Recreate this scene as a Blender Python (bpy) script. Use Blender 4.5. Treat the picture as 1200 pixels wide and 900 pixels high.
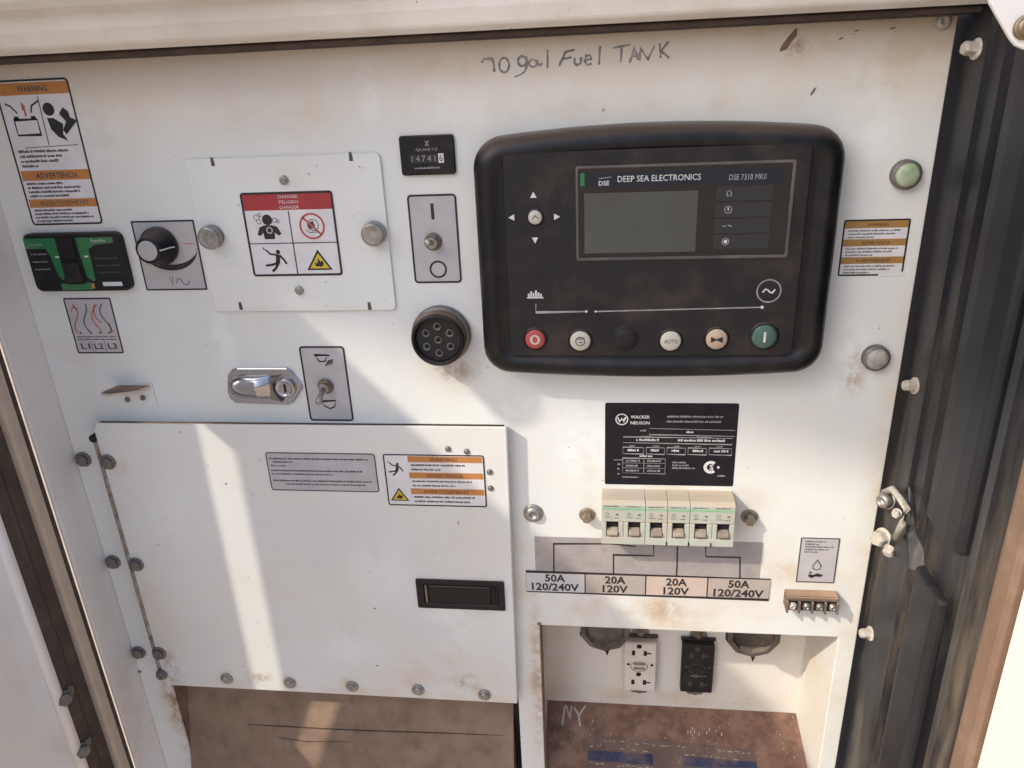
import bpy, bmesh, math, random
from mathutils import Vector, Matrix, Quaternion

for o in list(bpy.data.objects):
    bpy.data.objects.remove(o)
SC = bpy.context.scene
COL = SC.collection
random.seed(7)
RAD = math.radians

# ------------------------------------------------------------------ camera
# world: X right along the panel, Y into the panel (front face at Y=0), Z up; metres
FPX = 885.0                                   # focal length in pixels of the 1200x900 photograph
R0 = (0.99292108, 0.00268956, -0.11874549)    # panel right, in camera axes (right, down, forward)
R1 = (0.04297707, 0.92386851, 0.38028929)     # panel down
R2 = (0.11072803, -0.38270058, 0.91721293)    # into the panel
CAMLOC = Vector((0.0712473, -0.5503278, 0.2281736))
cam_right = Vector((R0[0], R2[0], -R1[0]))
cam_down = Vector((R0[1], R2[1], -R1[1]))
cam_fwd = Vector((R0[2], R2[2], -R1[2]))
cd = bpy.data.cameras.new('camera')
cd.sensor_width = 36.0
cd.lens = FPX / 1200.0 * 36.0
cd.clip_start = 0.005
cd.clip_end = 500
cam = bpy.data.objects.new('camera', cd)
COL.objects.link(cam)
m = Matrix((cam_right, -cam_down, -cam_fwd)).transposed().to_4x4()
m.translation = CAMLOC
cam.matrix_world = m
SC.camera = cam

# ------------------------------------------------------------------ light
SUN_DIR = Vector((1.3, 1.0, -1.4)).normalized()
wd = bpy.data.worlds.new('World')
SC.world = wd
wd.use_nodes = True
wn = wd.node_tree.nodes
wn.clear()
sky = wn.new('ShaderNodeTexSky')
sky.sky_type = 'NISHITA'
sky.sun_disc = False
sky.sun_elevation = math.asin(-SUN_DIR.z)
sky.sun_rotation = math.atan2(-SUN_DIR.x, -SUN_DIR.y)
sky.dust_density = 5.0
sky.air_density = 1.0
sky.ozone_density = 3.5
bg = wn.new('ShaderNodeBackground')
bg.inputs[1].default_value = 0.15
wo = wn.new('ShaderNodeOutputWorld')
wd.node_tree.links.new(sky.outputs[0], bg.inputs[0])
wd.node_tree.links.new(bg.outputs[0], wo.inputs[0])
sd = bpy.data.lights.new('sun', 'SUN')
sd.energy = 2.0
sd.angle = RAD(1.1)
sd.color = (1.0, 0.91, 0.76)
sun = bpy.data.objects.new('sun', sd)
sun.rotation_euler = SUN_DIR.to_track_quat('-Z', 'Y').to_euler()
sun.location = (-2, -2, 3)
COL.objects.link(sun)
SC.view_settings.view_transform = 'Standard'
SC.view_settings.look = 'None'
SC.view_settings.gamma = 1.0
SC.view_settings.exposure = 0.78
SC.view_settings.use_curve_mapping = False


# ------------------------------------------------------------------ pixel of the photograph -> point on a plane
def W(u, v, y=0.0):
    d = cam_right * (u - 600) + cam_down * (v - 450) + cam_fwd * FPX
    t = (y - CAMLOC.y) / d.y
    return CAMLOC + d * t


def rect(c, y=0.0):
    """four photo corners TL TR BR BL -> upright rectangle x0,x1,z0,z1 on the plane Y=y"""
    p = [W(a, b, y) for a, b in c]
    return ((p[0].x + p[3].x) / 2, (p[1].x + p[2].x) / 2, (p[2].z + p[3].z) / 2, (p[0].z + p[1].z) / 2)


# ------------------------------------------------------------------ materials
class NB:
    def __init__(s, name):
        s.mat = bpy.data.materials.new(name)
        s.mat.use_nodes = True
        s.nt = s.mat.node_tree
        s.bsdf = s.nt.nodes['Principled BSDF']
        g = s.nt.nodes.new('ShaderNodeNewGeometry')
        s.pos = g.outputs['Position']
        s.nor = g.outputs['Normal']
        x = s.nt.nodes.new('ShaderNodeSeparateXYZ')
        s.nt.links.new(s.pos, x.inputs[0])
        s.x, s.y, s.z = x.outputs
        x = s.nt.nodes.new('ShaderNodeSeparateXYZ')
        s.nt.links.new(s.nor, x.inputs[0])
        s.nz = x.outputs[2]

    def put(s, sock, v):
        if isinstance(v, bpy.types.NodeSocket):
            s.nt.links.new(v, sock)
        else:
            sock.default_value = v

    def m(s, op, a, b=0.0, c=0.0, clamp=False):
        n = s.nt.nodes.new('ShaderNodeMath')
        n.operation = op
        n.use_clamp = clamp
        s.put(n.inputs[0], a)
        s.put(n.inputs[1], b)
        s.put(n.inputs[2], c)
        return n.outputs[0]

    def step(s, v, a, b):
        n = s.nt.nodes.new('ShaderNodeMapRange')
        n.interpolation_type = 'SMOOTHSTEP'
        s.put(n.inputs[0], v)
        n.inputs[1].default_value = a
        n.inputs[2].default_value = b
        return n.outputs[0]

    def noise(s, scale, detail=3.0, rough=0.55, stretch=None, off=(0, 0, 0)):
        n = s.nt.nodes.new('ShaderNodeTexNoise')
        mp = s.nt.nodes.new('ShaderNodeMapping')
        s.nt.links.new(s.pos, mp.inputs[0])
        mp.inputs[1].default_value = off
        if stretch:
            mp.inputs[3].default_value = stretch
        s.nt.links.new(mp.outputs[0], n.inputs['Vector'])
        n.inputs['Scale'].default_value = scale
        n.inputs['Detail'].default_value = detail
        n.inputs['Roughness'].default_value = rough
        return n.outputs['Fac']

    def mix(s, f, a, b):
        n = s.nt.nodes.new('ShaderNodeMix')
        n.data_type = 'RGBA'
        s.put(n.inputs[0], f)
        s.put(n.inputs[6], a if isinstance(a, bpy.types.NodeSocket) else (*a, 1))
        s.put(n.inputs[7], b if isinstance(b, bpy.types.NodeSocket) else (*b, 1))
        return n.outputs[2]

    def smudge(s, cx, cz, rx, rz):
        a = s.m('DIVIDE', s.m('SUBTRACT', s.x, cx), rx)
        b = s.m('DIVIDE', s.m('SUBTRACT', s.z, cz), rz)
        d = s.m('SQRT', s.m('ADD', s.m('MULTIPLY', a, a), s.m('MULTIPLY', b, b)))
        return s.step(d, 1.0, 0.15)

    def bump(s, h, strength, dist=0.001):
        n = s.nt.nodes.new('ShaderNodeBump')
        n.inputs['Strength'].default_value = strength
        n.inputs['Distance'].default_value = dist
        s.nt.links.new(h, n.inputs['Height'])
        s.nt.links.new(n.outputs[0], s.bsdf.inputs['Normal'])

    def done(s, col, rough=0.5, metal=0.0, **kw):
        b = s.bsdf
        s.put(b.inputs['Base Color'], col if isinstance(col, bpy.types.NodeSocket) else (*col, 1))
        s.put(b.inputs['Roughness'], rough)
        b.inputs['Metallic'].default_value = metal
        for k, v in kw.items():
            b.inputs[k.replace('_', ' ')].default_value = v
        return s.mat


DUST = (0.60, 0.495, 0.375)
RUST = (0.27, 0.125, 0.055)


def paint(name, base, top=True, smudges=(), rusts=(), wipes_and_glow=(), rough=0.42, dusty=0.0, dustc=DUST):
    n = NB(name)
    big = n.noise(5.5, 4)
    mid = n.noise(28, 5, 0.65)
    fine = n.noise(260, 3, 0.6)
    col = n.mix(n.step(big, 0.35, 0.7), base, tuple(c * k for c, k in zip(base, (0.93, 0.925, 0.915))))
    # handled, chalky cloudiness
    col = n.mix(n.m('MULTIPLY', n.step(mid, 0.52, 0.8), 0.30), col, tuple(c * k for c, k in zip(base, (0.86, 0.84, 0.80))))
    # patches where dust was wiped or washed: slightly warmer and cooler fields
    col = n.mix(n.m('MULTIPLY', n.step(n.noise(9, 5, 0.6, off=(5, 2, 7)), 0.42, 0.62), 0.35), col, tuple(c * k for c, k in zip(base, (0.99, 0.95, 0.87))))
    # pale smears where a hand or rag cleaned the dust off, plus a painted reflection
    for cx, cz, rx, rz, a in wipes_and_glow:
        wm = n.m('MULTIPLY', n.m('MULTIPLY', n.smudge(cx, cz, rx, rz), n.step(n.noise(45, 4, 0.6, off=(9, 3, 1)), 0.38, 0.58)), a)
        col = n.mix(wm, col, tuple(min(0.86, c * k) for c, k in zip(base, (1.10, 1.12, 1.13))))
    # fine wiping scratches
    scr = n.step(n.noise(120, 3, 0.6, stretch=(0.12, 1, 1.6), off=(1, 0, 4)), 0.66, 0.72)
    scr = n.m('MULTIPLY', scr, n.step(n.noise(11, 2, off=(7, 7, 7)), 0.5, 0.65))
    col = n.mix(n.m('MULTIPLY', scr, 0.35), col, tuple(c * k for c, k in zip(base, (0.78, 0.74, 0.68))))
    dm = n.m('MULTIPLY', n.step(n.nz, 0.35, 0.9), 0.30)
    if dusty:
        dm = n.m('ADD', dm, n.m('MULTIPLY', n.step(n.m('ADD', n.m('MULTIPLY', big, 0.6), n.m('MULTIPLY', mid, 0.5)), 0.35, 0.75), dusty))
    if top:
        t = n.m('MULTIPLY', n.step(n.m('ADD', n.z, n.m('MULTIPLY', n.m('SUBTRACT', mid, 0.5), 0.05)), 0.17, 0.262), 0.72)
        dm = n.m('ADD', dm, t)
    for cx, cz, rx, rz, a in smudges:
        dm = n.m('ADD', dm, n.m('MULTIPLY', n.m('MULTIPLY', n.smudge(cx, cz, rx, rz), n.step(mid, 0.28, 0.72)), a))
    col = n.mix(n.m('MINIMUM', dm, 0.92), col, dustc)
    rm = None
    for cx, cz, rx, rz, a in rusts:
        k = n.m('MULTIPLY', n.m('MULTIPLY', n.smudge(cx, cz, rx, rz), n.step(n.noise(70, 6, 0.7), 0.40, 0.62)), a)
        rm = k if rm is None else n.m('ADD', rm, k)
    if rm is not None:
        col = n.mix(n.m('MINIMUM', rm, 0.95), col, RUST)
    # specks of dirt
    sp = n.m('MULTIPLY', n.step(n.noise(190, 2, 0.4, off=(3, 1, 2)), 0.745, 0.79), 0.55)
    col = n.mix(sp, col, (0.20, 0.13, 0.09))
    n.bump(n.m('ADD', n.m('MULTIPLY', mid, 0.5), n.m('MULTIPLY', fine, 0.2)), 0.22, 0.0012)
    return n.done(col, n.m('ADD', rough, n.m('MULTIPLY', mid, 0.2)))


def plain(name, col, rough=0.5, metal=0.0, dust=0.0, spec=0.5, streak=None, low=0.0, var=0.12, bump=0.0, topdust=0.0, dustc=DUST, scale=60):
    n = NB(name)
    a = n.noise(scale, 4, 0.6)
    c = n.mix(n.step(a, 0.3, 0.75), col, tuple(v * (1 - var) for v in col))
    d = n.m('MULTIPLY', n.step(n.noise(35, 5, 0.65, off=(2, 0, 1), stretch=streak), 0.42, 0.75), dust)
    if low:
        d = n.m('MULTIPLY', d, n.m('ADD', 0.25, n.m('MULTIPLY', n.step(n.z, 0.08, -0.18), low)))
    if topdust:
        d = n.m('ADD', d, n.m('MULTIPLY', n.step(n.nz, 0.3, 0.85), topdust))
    if dust or topdust:
        c = n.mix(n.m('MINIMUM', d, 0.95), c, dustc)
    if bump:
        n.bump(a, bump)
    return n.done(c, rough, metal, Specular_IOR_Level=spec)


M = {}
WHITE = (0.705, 0.73, 0.715)
M['panel'] = paint('panel_white_paint', WHITE, True,
    wipes_and_glow=[(-0.092, 0.222, 0.012, 0.03, 0.9), (-0.045, 0.214, 0.022, 0.022, 0.8), (-0.02, 0.205, 0.02, 0.02, 0.7), (0.255, 0.02, 0.03, 0.05, 0.6), (0.06, -0.06, 0.04, 0.05, 0.6),
           (-0.235, 0.03, 0.016, 0.05, 0.8), (0.25, 0.19, 0.03, 0.05, 0.6), (0.02, -0.02, 0.08, 0.02, 0.5), (-0.3, 0.2, 0.05, 0.03, 0.5)],  # first entry paints in a faint wedge of reflected light
    smudges=[(-0.155, 0.203, 0.055, 0.02, 0.35), (-0.02, 0.236, 0.07, 0.015, 0.35), (0.22, 0.24, 0.12, 0.03, 0.35),
             (0.11, -0.225, 0.09, 0.035, 0.85), (-0.045, 0.008, 0.045, 0.025, 0.5), (0.30, -0.1, 0.03, 0.3, 0.9),
             (0.285, 0.245, 0.06, 0.05, 0.6), (0.24, -0.175, 0.05, 0.02, 0.8), (0.125, -0.09, 0.075, 0.012, 0.7),
             (0.0, -0.19, 0.02, 0.1, 0.6), (0.015, -0.35, 0.02, 0.15, 0.9), (0.28, -0.33, 0.02, 0.15, 0.4),
             (0.1, 0.203, 0.13, 0.012, 0.3), (-0.36, -0.36, 0.03, 0.1, 0.9), (-0.37, 0.03, 0.03, 0.02, 0.3), (0.17, -0.19, 0.2, 0.11, 0.38), (0.03, -0.3, 0.06, 0.2, 0.35), (0.07, -0.10, 0.03, 0.05, 0.4), (0.19, -0.10, 0.03, 0.05, 0.35)],
    rusts=[(0.195, 0.236, 0.012, 0.009, 0.7), (0.258, 0.01, 0.014, 0.03, 0.5), (0.286, 0.24, 0.035, 0.02, 0.15),
           (-0.362, -0.36, 0.02, 0.10, 0.85), (0.013, -0.30, 0.012, 0.12, 0.6), (-0.045, 0.012, 0.03, 0.014, 0.55),
           (0.125, -0.215, 0.03, 0.02, 0.35), (0.245, 0.215, 0.05, 0.02, 0.12)])
M['door'] = paint('door_white_paint', (0.70, 0.715, 0.695), False,
    wipes_and_glow=[(-0.06, -0.22, 0.04, 0.06, 0.6), (-0.13, -0.18, 0.05, 0.05, 0.5), (-0.16, -0.26, 0.05, 0.04, 0.5), (-0.31, -0.12, 0.03, 0.06, 0.4)],
    smudges=[(-0.08, -0.29, 0.1, 0.05, 0.5), (-0.20, -0.2, 0.12, 0.10, 0.25), (-0.35, -0.25, 0.03, 0.1, 0.5),
             (-0.03, -0.16, 0.03, 0.1, 0.3), (-0.29, -0.315, 0.03, 0.02, 0.6), (-0.1, -0.318, 0.2, 0.012, 0.6)] + [(x_, z_, 0.012, 0.012, 0.8) for x_, z_ in ((-0.292, -0.307), (-0.232, -0.308), (-0.172, -0.307), (-0.109, -0.306), (-0.045, -0.307), (-0.346, -0.075), (-0.346, -0.18), (-0.346, -0.285))],
    rusts=[(-0.055, -0.298, 0.02, 0.015, 0.5), (-0.26, -0.305, 0.02, 0.015, 0.5), (-0.35, -0.30, 0.012, 0.03, 0.6)])
M['plate'] = paint('plate_white_paint', (0.72, 0.745, 0.735), False, smudges=[(-0.16, 0.17, 0.07, 0.02, 0.2), (-0.14, 0.06, 0.1, 0.01, 0.5)])
M['frame'] = paint('frame_white_paint', (0.78, 0.775, 0.765), False, dusty=0.10, smudges=[(-0.396, -0.36, 0.1, 0.12, 0.5)])
M['hood'] = paint('hood_dusty_paint', (0.82, 0.82, 0.79), False, dusty=0.5, dustc=(0.55, 0.48, 0.38))
M['sidedoor'] = paint('side_door_paint', (0.86, 0.84, 0.81), False, dusty=0.12)
M['recess'] = paint('recess_paint', (0.70, 0.68, 0.64), False, dusty=0.22,
    smudges=[(0.02, -0.35, 0.03, 0.1, 0.9), (0.14, -0.385, 0.16, 0.02, 0.8), (0.26, -0.3, 0.03, 0.1, 0.5)])
M['dirt'] = plain('settled_brown_dirt', (0.30, 0.205, 0.145), 0.95, dust=0.5, var=0.3, bump=0.4, spec=0.1, dustc=(0.38, 0.275, 0.205), scale=45)
M['reddirt'] = plain('settled_red_dirt', (0.25, 0.145, 0.105), 0.95, dust=0.6, var=0.45, bump=0.6, spec=0.1, dustc=(0.36, 0.235, 0.175), scale=70)
M['decalfilm'] = plain('dirty_decal_film', (0.16, 0.11, 0.09), 0.8, dust=0.8, spec=0.2, dustc=(0.27, 0.175, 0.13))
M['ground'] = plain('pale_dirt_ground', (0.50, 0.39, 0.29), 0.95, var=0.3, scale=3)
M['gasket'] = plain('black_rubber', (0.022, 0.018, 0.018), 0.6, dust=0.35, dustc=(0.16, 0.10, 0.075), bump=0.3)
M['seal_brown'] = plain('dusty_rubber_seal', (0.075, 0.055, 0.045), 0.8, dust=0.5, spec=0.3, dustc=(0.15, 0.11, 0.083), bump=0.3)
M['seal_tan'] = plain('tan_edge_trim', (0.52, 0.43, 0.34), 0.7, dust=0.4)
M['rust_trim'] = plain('rusty_edge', (0.19, 0.115, 0.075), 0.9, dust=0.5, dustc=(0.27, 0.19, 0.135), bump=0.5)
M['black'] = plain('black_plastic', (0.012, 0.012, 0.014), 0.45, dust=0.22, spec=0.25, dustc=(0.06, 0.046, 0.038), topdust=0.5)
M['rim'] = plain('satin_black_rim', (0.006, 0.007, 0.009), 0.36, dust=0.22, spec=0.3, dustc=(0.085, 0.063, 0.05), topdust=0.8)
M['fascia'] = plain('dusty_black_fascia', (0.017, 0.0165, 0.018), 0.55, dust=0.75, spec=0.25, dustc=(0.052, 0.040, 0.033), scale=14)
M['glassblack'] = plain('glossy_black_window', (0.006, 0.006, 0.009), 0.06, spec=0.5)
M['nameplate'] = plain('black_printed_plate', (0.010, 0.0095, 0.015), 0.45, spec=0.2, dust=0.3, dustc=(0.045, 0.034, 0.03))
M['lcd'] = plain('grey_green_lcd', (0.062, 0.072, 0.064), 0.07, var=0.35, scale=7, spec=0.6)
M['lcdtab'] = plain('dark_grey_tab', (0.030, 0.032, 0.036), 0.3, spec=0.3)
M['lcdhead'] = plain('dark_blue_band', (0.014, 0.019, 0.028), 0.3, spec=0.3)
M['ink'] = plain('black_ink', (0.016, 0.016, 0.018), 0.55)
M['inkgrey'] = plain('faded_grey_ink', (0.085, 0.082, 0.082), 0.6, var=0.4)
M['inkwhite'] = plain('white_ink', (0.62, 0.62, 0.62), 0.55)
M['inkdim'] = plain('dim_white_ink', (0.34, 0.34, 0.35), 0.55, var=0.4)
M['pencil'] = plain('pencil_grey', (0.20, 0.195, 0.185), 0.6, dust=0.9, dustc=(0.46, 0.44, 0.41), var=0.3, scale=300)
M['sticker'] = plain('white_vinyl', (0.70, 0.70, 0.715), 0.45, dust=0.15)
M['silver'] = plain('silver_vinyl', (0.46, 0.46, 0.475), 0.45, dust=0.2)
M['greyvinyl'] = plain('grey_film', (0.335, 0.315, 0.31), 0.5, dust=0.35, var=0.15)
M['greybox'] = plain('pale_grey_film', (0.56, 0.56, 0.57), 0.5, dust=0.3)
M['greydust'] = plain('dusty_grey_film', (0.42, 0.37, 0.34), 0.6, dust=0.6, dustc=(0.5, 0.38, 0.29))
M['pinkdust'] = plain('pinkish_dust_film', (0.56, 0.46, 0.40), 0.6, dust=0.6, dustc=(0.55, 0.41, 0.31))
M['orange'] = plain('faded_orange_ink', (0.50, 0.205, 0.055), 0.5, dust=0.35, dustc=(0.42, 0.24, 0.12))
M['ochre'] = plain('faded_ochre_ink', (0.36, 0.20, 0.06), 0.5, dust=0.4, dustc=(0.3, 0.2, 0.1))
M['red'] = plain('danger_red_ink', (0.36, 0.035, 0.04), 0.5)
M['redlight'] = plain('faded_red_ink', (0.50, 0.09, 0.09), 0.5)
M['yellow'] = plain('yellow_ink', (0.62, 0.45, 0.04), 0.5)
M['blue'] = plain('faded_blue_ink', (0.05, 0.058, 0.12), 0.8, dust=0.95, spec=0.2, dustc=(0.23, 0.155, 0.125), var=0.4)
M['green'] = plain('deep_green_plastic', (0.016, 0.16, 0.055), 0.4, dust=0.12)
M['palegreen'] = plain('pale_green_band', (0.24, 0.44, 0.27), 0.5, dust=0.35, dustc=(0.42, 0.45, 0.33))
M['ivory'] = plain('grey_green_ivory_plastic', (0.44, 0.465, 0.405), 0.5, dust=0.6, topdust=0.75, dustc=(0.47, 0.375, 0.285))
M['bone'] = plain('toggle_plastic', (0.25, 0.20, 0.16), 0.5, dust=0.6)
M['outlet'] = plain('outlet_almond', (0.66, 0.63, 0.56), 0.45, dust=0.25, topdust=0.5)
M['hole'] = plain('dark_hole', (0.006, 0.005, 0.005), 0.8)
M['zinc'] = plain('weathered_zinc', (0.40, 0.385, 0.36), 0.38, 0.75, dust=0.35, var=0.4, scale=220, dustc=(0.3, 0.24, 0.18))
M['zincdark'] = plain('dull_steel', (0.22, 0.21, 0.195), 0.5, 0.6, dust=0.45, var=0.4, scale=200, dustc=(0.25, 0.19, 0.14))
M['zincrust'] = plain('rusty_zinc', (0.30, 0.25, 0.20), 0.5, 0.5, dust=0.6, var=0.4, scale=260, dustc=(0.30, 0.17, 0.10))
M['whitebolt'] = plain('painted_bolt', (0.50, 0.46, 0.40), 0.55, dust=0.6, dustc=(0.34, 0.27, 0.21), scale=300, var=0.3)
M['hinge'] = plain('dusty_hinge', (0.36, 0.31, 0.26), 0.6, 0.3, dust=0.6, dustc=(0.42, 0.34, 0.26), var=0.3, scale=150)
M['chrome'] = plain('chrome', (0.48, 0.48, 0.50), 0.17, 1.0, dust=0.3, dustc=(0.4, 0.3, 0.25), bump=0.05)
M['brass'] = plain('tarnished_brass', (0.24, 0.18, 0.11), 0.5, 0.55, dust=0.45, var=0.4)
M['orangeclay'] = plain('brown_dusty_block', (0.13, 0.095, 0.072), 0.8, dust=0.6, dustc=(0.36, 0.235, 0.15), topdust=0.6, bump=0.3)
M['jamb'] = plain('black_jamb', (0.007, 0.008, 0.012), 0.4, dust=0.95, spec=0.35, streak=(1, 1, 0.16), low=0.75, dustc=(0.12, 0.10, 0.075), bump=0.15, scale=25)
M['pad'] = plain('dark_pad', (0.016, 0.017, 0.020), 0.45, dust=0.5, spec=0.3, streak=(1, 1, 0.2), low=0.6, dustc=(0.06, 0.05, 0.043))
M['bezelgrey'] = plain('dusty_window_edge', (0.075, 0.07, 0.066), 0.6, dust=0.6, dustc=(0.17, 0.14, 0.12))
M['receptacle'] = plain('dusty_brown_black', (0.06, 0.05, 0.043), 0.6, dust=0.8, dustc=(0.20, 0.16, 0.125), topdust=0.6)
M['slotgrey'] = plain('worn_slot', (0.055, 0.05, 0.046), 0.7)
M['capgrey'] = plain('knob_cap', (0.42, 0.42, 0.43), 0.4, dust=0.2)
M['green_lens'] = plain('pale_green_lens', (0.33, 0.47, 0.27), 0.3, dust=0.5, dustc=(0.5, 0.5, 0.36), scale=250, var=0.4)
M['grey_lens'] = plain('dull_grey_lens', (0.33, 0.35, 0.32), 0.35, dust=0.4, scale=250, var=0.4)
M['btn_red'] = plain('red_button', (0.42, 0.06, 0.055), 0.5, dust=0.2)
M['btn_cream'] = plain('cream_button', (0.50, 0.49, 0.42), 0.5, dust=0.35)
M['btn_tan'] = plain('tan_button', (0.48, 0.37, 0.27), 0.55, dust=0.4)
M['btn_green'] = plain('teal_button', (0.020, 0.10, 0.085), 0.4, dust=0.15)


# ------------------------------------------------------------------ mesh building
def rounded(x0, x1, z0, z1, r, n=5):
    """corner-rounded rectangle as a list of (x,z), counter-clockwise seen from the front"""
    pts = []
    for cx, cz, a in ((x1 - r, z1 - r, 0), (x0 + r, z1 - r, 90), (x0 + r, z0 + r, 180), (x1 - r, z0 + r, 270)):
        for i in range(n + 1):
            t = RAD(a + 90 * i / n)
            pts.append((cx + r * math.cos(t), cz + r * math.sin(t)))
    return pts


def inset(pts, d):
    out = []
    n = len(pts)
    for i in range(n):
        p0, p1, p2 = Vector(pts[i - 1]), Vector(pts[i]), Vector(pts[(i + 1) % n])
        a, b = (p1 - p0), (p2 - p1)
        if a.length < 1e-9: a = b
        if b.length < 1e-9: b = a
        a.normalize(); b.normalize()
        na, nb = Vector((-a.y, a.x)), Vector((-b.y, b.x))
        k = na + nb
        k = k / max(0.25, k.length_squared / 2) if k.length > 1e-6 else na
        q = p1 + k * d
        out.append((q.x, q.y))
    return out


class MB:
    def __init__(s):
        s.v, s.f, s.sm = [], [], []

    def add(s, vs, fs, smooth=False):
        o = len(s.v)
        s.v += [tuple(p) for p in vs]
        for f in fs:
            s.f.append(tuple(i + o for i in f))
            s.sm.append(smooth)
        return s

    def box(s, x0, x1, y0, y1, z0, z1):
        v = [(x, y, z) for z in (z0, z1) for y in (y0, y1) for x in (x0, x1)]
        return s.add(v, [(0, 1, 3, 2), (4, 6, 7, 5), (0, 4, 5, 1), (2, 3, 7, 6), (0, 2, 6, 4), (1, 5, 7, 3)])

    def loops(s, loops, cap0=True, cap1=True, smooth=False):
        """bridge closed loops of equal length"""
        n = len(loops[0])
        v = [p for l in loops for p in l]
        f = []
        for k in range(len(loops) - 1):
            for i in range(n):
                j = (i + 1) % n
                f.append((k * n + i, k * n + j, (k + 1) * n + j, (k + 1) * n + i))
        s.add(v, f, smooth)
        o = len(s.v) - len(v)
        if cap0:
            s.f.append(tuple(o + i for i in range(n))); s.sm.append(False)
        if cap1:
            s.f.append(tuple(o + len(v) - n + i for i in range(n))); s.sm.append(False)
        return s

    def prism(s, pts, y0, y1, ch=0.0, smooth=False):
        """polygon in XZ from front Y=y0 to back y1, front edge chamfered by ch"""
        L = []
        if ch:
            L.append([(x, y0, z) for x, z in inset(pts, ch)])
            L.append([(x, y0 + ch, z) for x, z in pts])
        else:
            L.append([(x, y0, z) for x, z in pts])
        L.append([(x, y1, z) for x, z in pts])
        return s.loops(L, smooth=smooth)

    def flat(s, pts, y):
        return s.add([(x, y, z) for x, z in pts], [tuple(range(len(pts)))])

    def lathe(s, cx, cz, prof, n=20, smooth=True, rot=0.0, cap=True):
        """profile [(r, y)] from back to front round the axis through (cx, cz) along Y"""
        L = [[(cx + r * math.cos(rot + 2 * math.pi * i / n), y, cz + r * math.sin(rot + 2 * math.pi * i / n)) for i in range(n)] for r, y in prof]
        return s.loops(L, cap, cap, smooth=smooth)

    def tube(s, path, r, n=8, smooth=True):
        path = [Vector(p) for p in path]
        L = []
        for i, p in enumerate(path):
            t = (path[min(i + 1, len(path) - 1)] - path[max(i - 1, 0)]).normalized()
            a = t.orthogonal() if abs(t.z) > 0.95 else t.cross(Vector((0, 0, 1)))
            a.normalize()
            b = t.cross(a)
            rr = r[i] if isinstance(r, (list, tuple)) else r
            L.append([tuple(p + (a * math.cos(2 * math.pi * k / n) + b * math.sin(2 * math.pi * k / n)) * rr) for k in range(n)])
        return s.loops(L, smooth=smooth)

    def stroke(s, pts, w, y, closed=False, jit=0.0):
        """flat ribbon of width w along XZ points"""
        pts = [Vector(p) for p in pts]
        n = len(pts)
        lo, hi = [], []
        for i in range(n):
            if closed:
                a, b = pts[i - 1], pts[(i + 1) % n]
            else:
                a, b = pts[max(i - 1, 0)], pts[min(i + 1, n - 1)]
            t = (b - a)
            t.normalize()
            k = Vector((-t.y, t.x)) * w / 2
            # widen at corners
            if closed or 0 < i < n - 1:
                e = (pts[i] - pts[i - 1])
                if e.length > 0:
                    e.normalize()
                    k = k / max(0.45, abs(e.dot(t)))
            if jit:
                k = k * random.uniform(1 - jit, 1 + jit)
            lo.append(pts[i] - k); hi.append(pts[i] + k)
        v = [(p.x, y, p.y) for p in lo + hi]
        f = [(i, (i + 1) % n, n + (i + 1) % n, n + i) for i in range(n if closed else n - 1)]
        return s.add(v, f)

    def mesh(s, name, mat, off=(0, 0, 0)):
        me = bpy.data.meshes.new(name)
        o = Vector(off)
        me.from_pydata([Vector(p) - o for p in s.v], [], s.f)
        me.polygons.foreach_set('use_smooth', s.sm)
        bm = bmesh.new()
        bm.from_mesh(me)
        bmesh.ops.recalc_face_normals(bm, faces=bm.faces)
        bm.to_mesh(me)
        bm.free()
        me.materials.append(M[mat])
        me.update()
        return me


def wloc(o):
    v = Vector((0, 0, 0))
    while o:
        v += o.location
        o = o.parent
    return v


def add(name, mb, mat, parent=None, bevel=0.0, label=None, cat=None, group=None, kind=None, loc=None, seg=2):
    """link a mesh; vertices are given in world coordinates"""
    base = wloc(parent) if parent else Vector((0, 0, 0))
    own = Vector(loc) if loc is not None else Vector((0, 0, 0))
    me = mb.mesh(name, mat, base + own) if isinstance(mb, MB) else mb
    o = bpy.data.objects.new(name, me)
    COL.objects.link(o)
    o.parent = parent
    o.location = own
    if bevel:
        b = o.modifiers.new('bevel', 'BEVEL')
        b.width = bevel
        b.segments = seg
        b.limit_method = 'ANGLE'
        b.angle_limit = RAD(40)
        b.harden_normals = False
    tag(o, label, cat, group, kind)
    return o


def tag(o, label=None, cat=None, group=None, kind=None):
    for k, v in (('label', label), ('category', cat), ('group', group), ('kind', kind)):
        if v:
            o[k] = v


def thing(name, label, cat, loc, group=None):
    o = bpy.data.objects.new(name, None)
    o.empty_display_size = 0.01
    COL.objects.link(o)
    o.location = loc
    tag(o, label, cat, group)
    return o


_tc = {}


def text_pts(body, bold=0.0):
    """outline mesh of a word in the built-in font, normalised to its own height"""
    key = (body, bold)
    if key not in _tc:
        cu = bpy.data.curves.new('t', 'FONT')
        cu.body = body
        cu.size = 1.0
        cu.resolution_u = 2
        cu.offset = bold
        ob = bpy.data.objects.new('t', cu)
        COL.objects.link(ob)
        bpy.context.view_layer.update()
        me = bpy.data.meshes.new_from_object(ob.evaluated_get(bpy.context.evaluated_depsgraph_get()))
        vs = [(v.co.x, v.co.y) for v in me.vertices]
        fs = [tuple(p.vertices) for p in me.polygons]
        bpy.data.objects.remove(ob)
        bpy.data.curves.remove(cu)
        bpy.data.meshes.remove(me)
        x0, x1 = min(v[0] for v in vs), max(v[0] for v in vs)
        y0, y1 = min(v[1] for v in vs), max(v[1] for v in vs)
        _tc[key] = ([(a - x0, b - y0) for a, b in vs], fs, x1 - x0, y1 - y0)
    return _tc[key]


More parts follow.
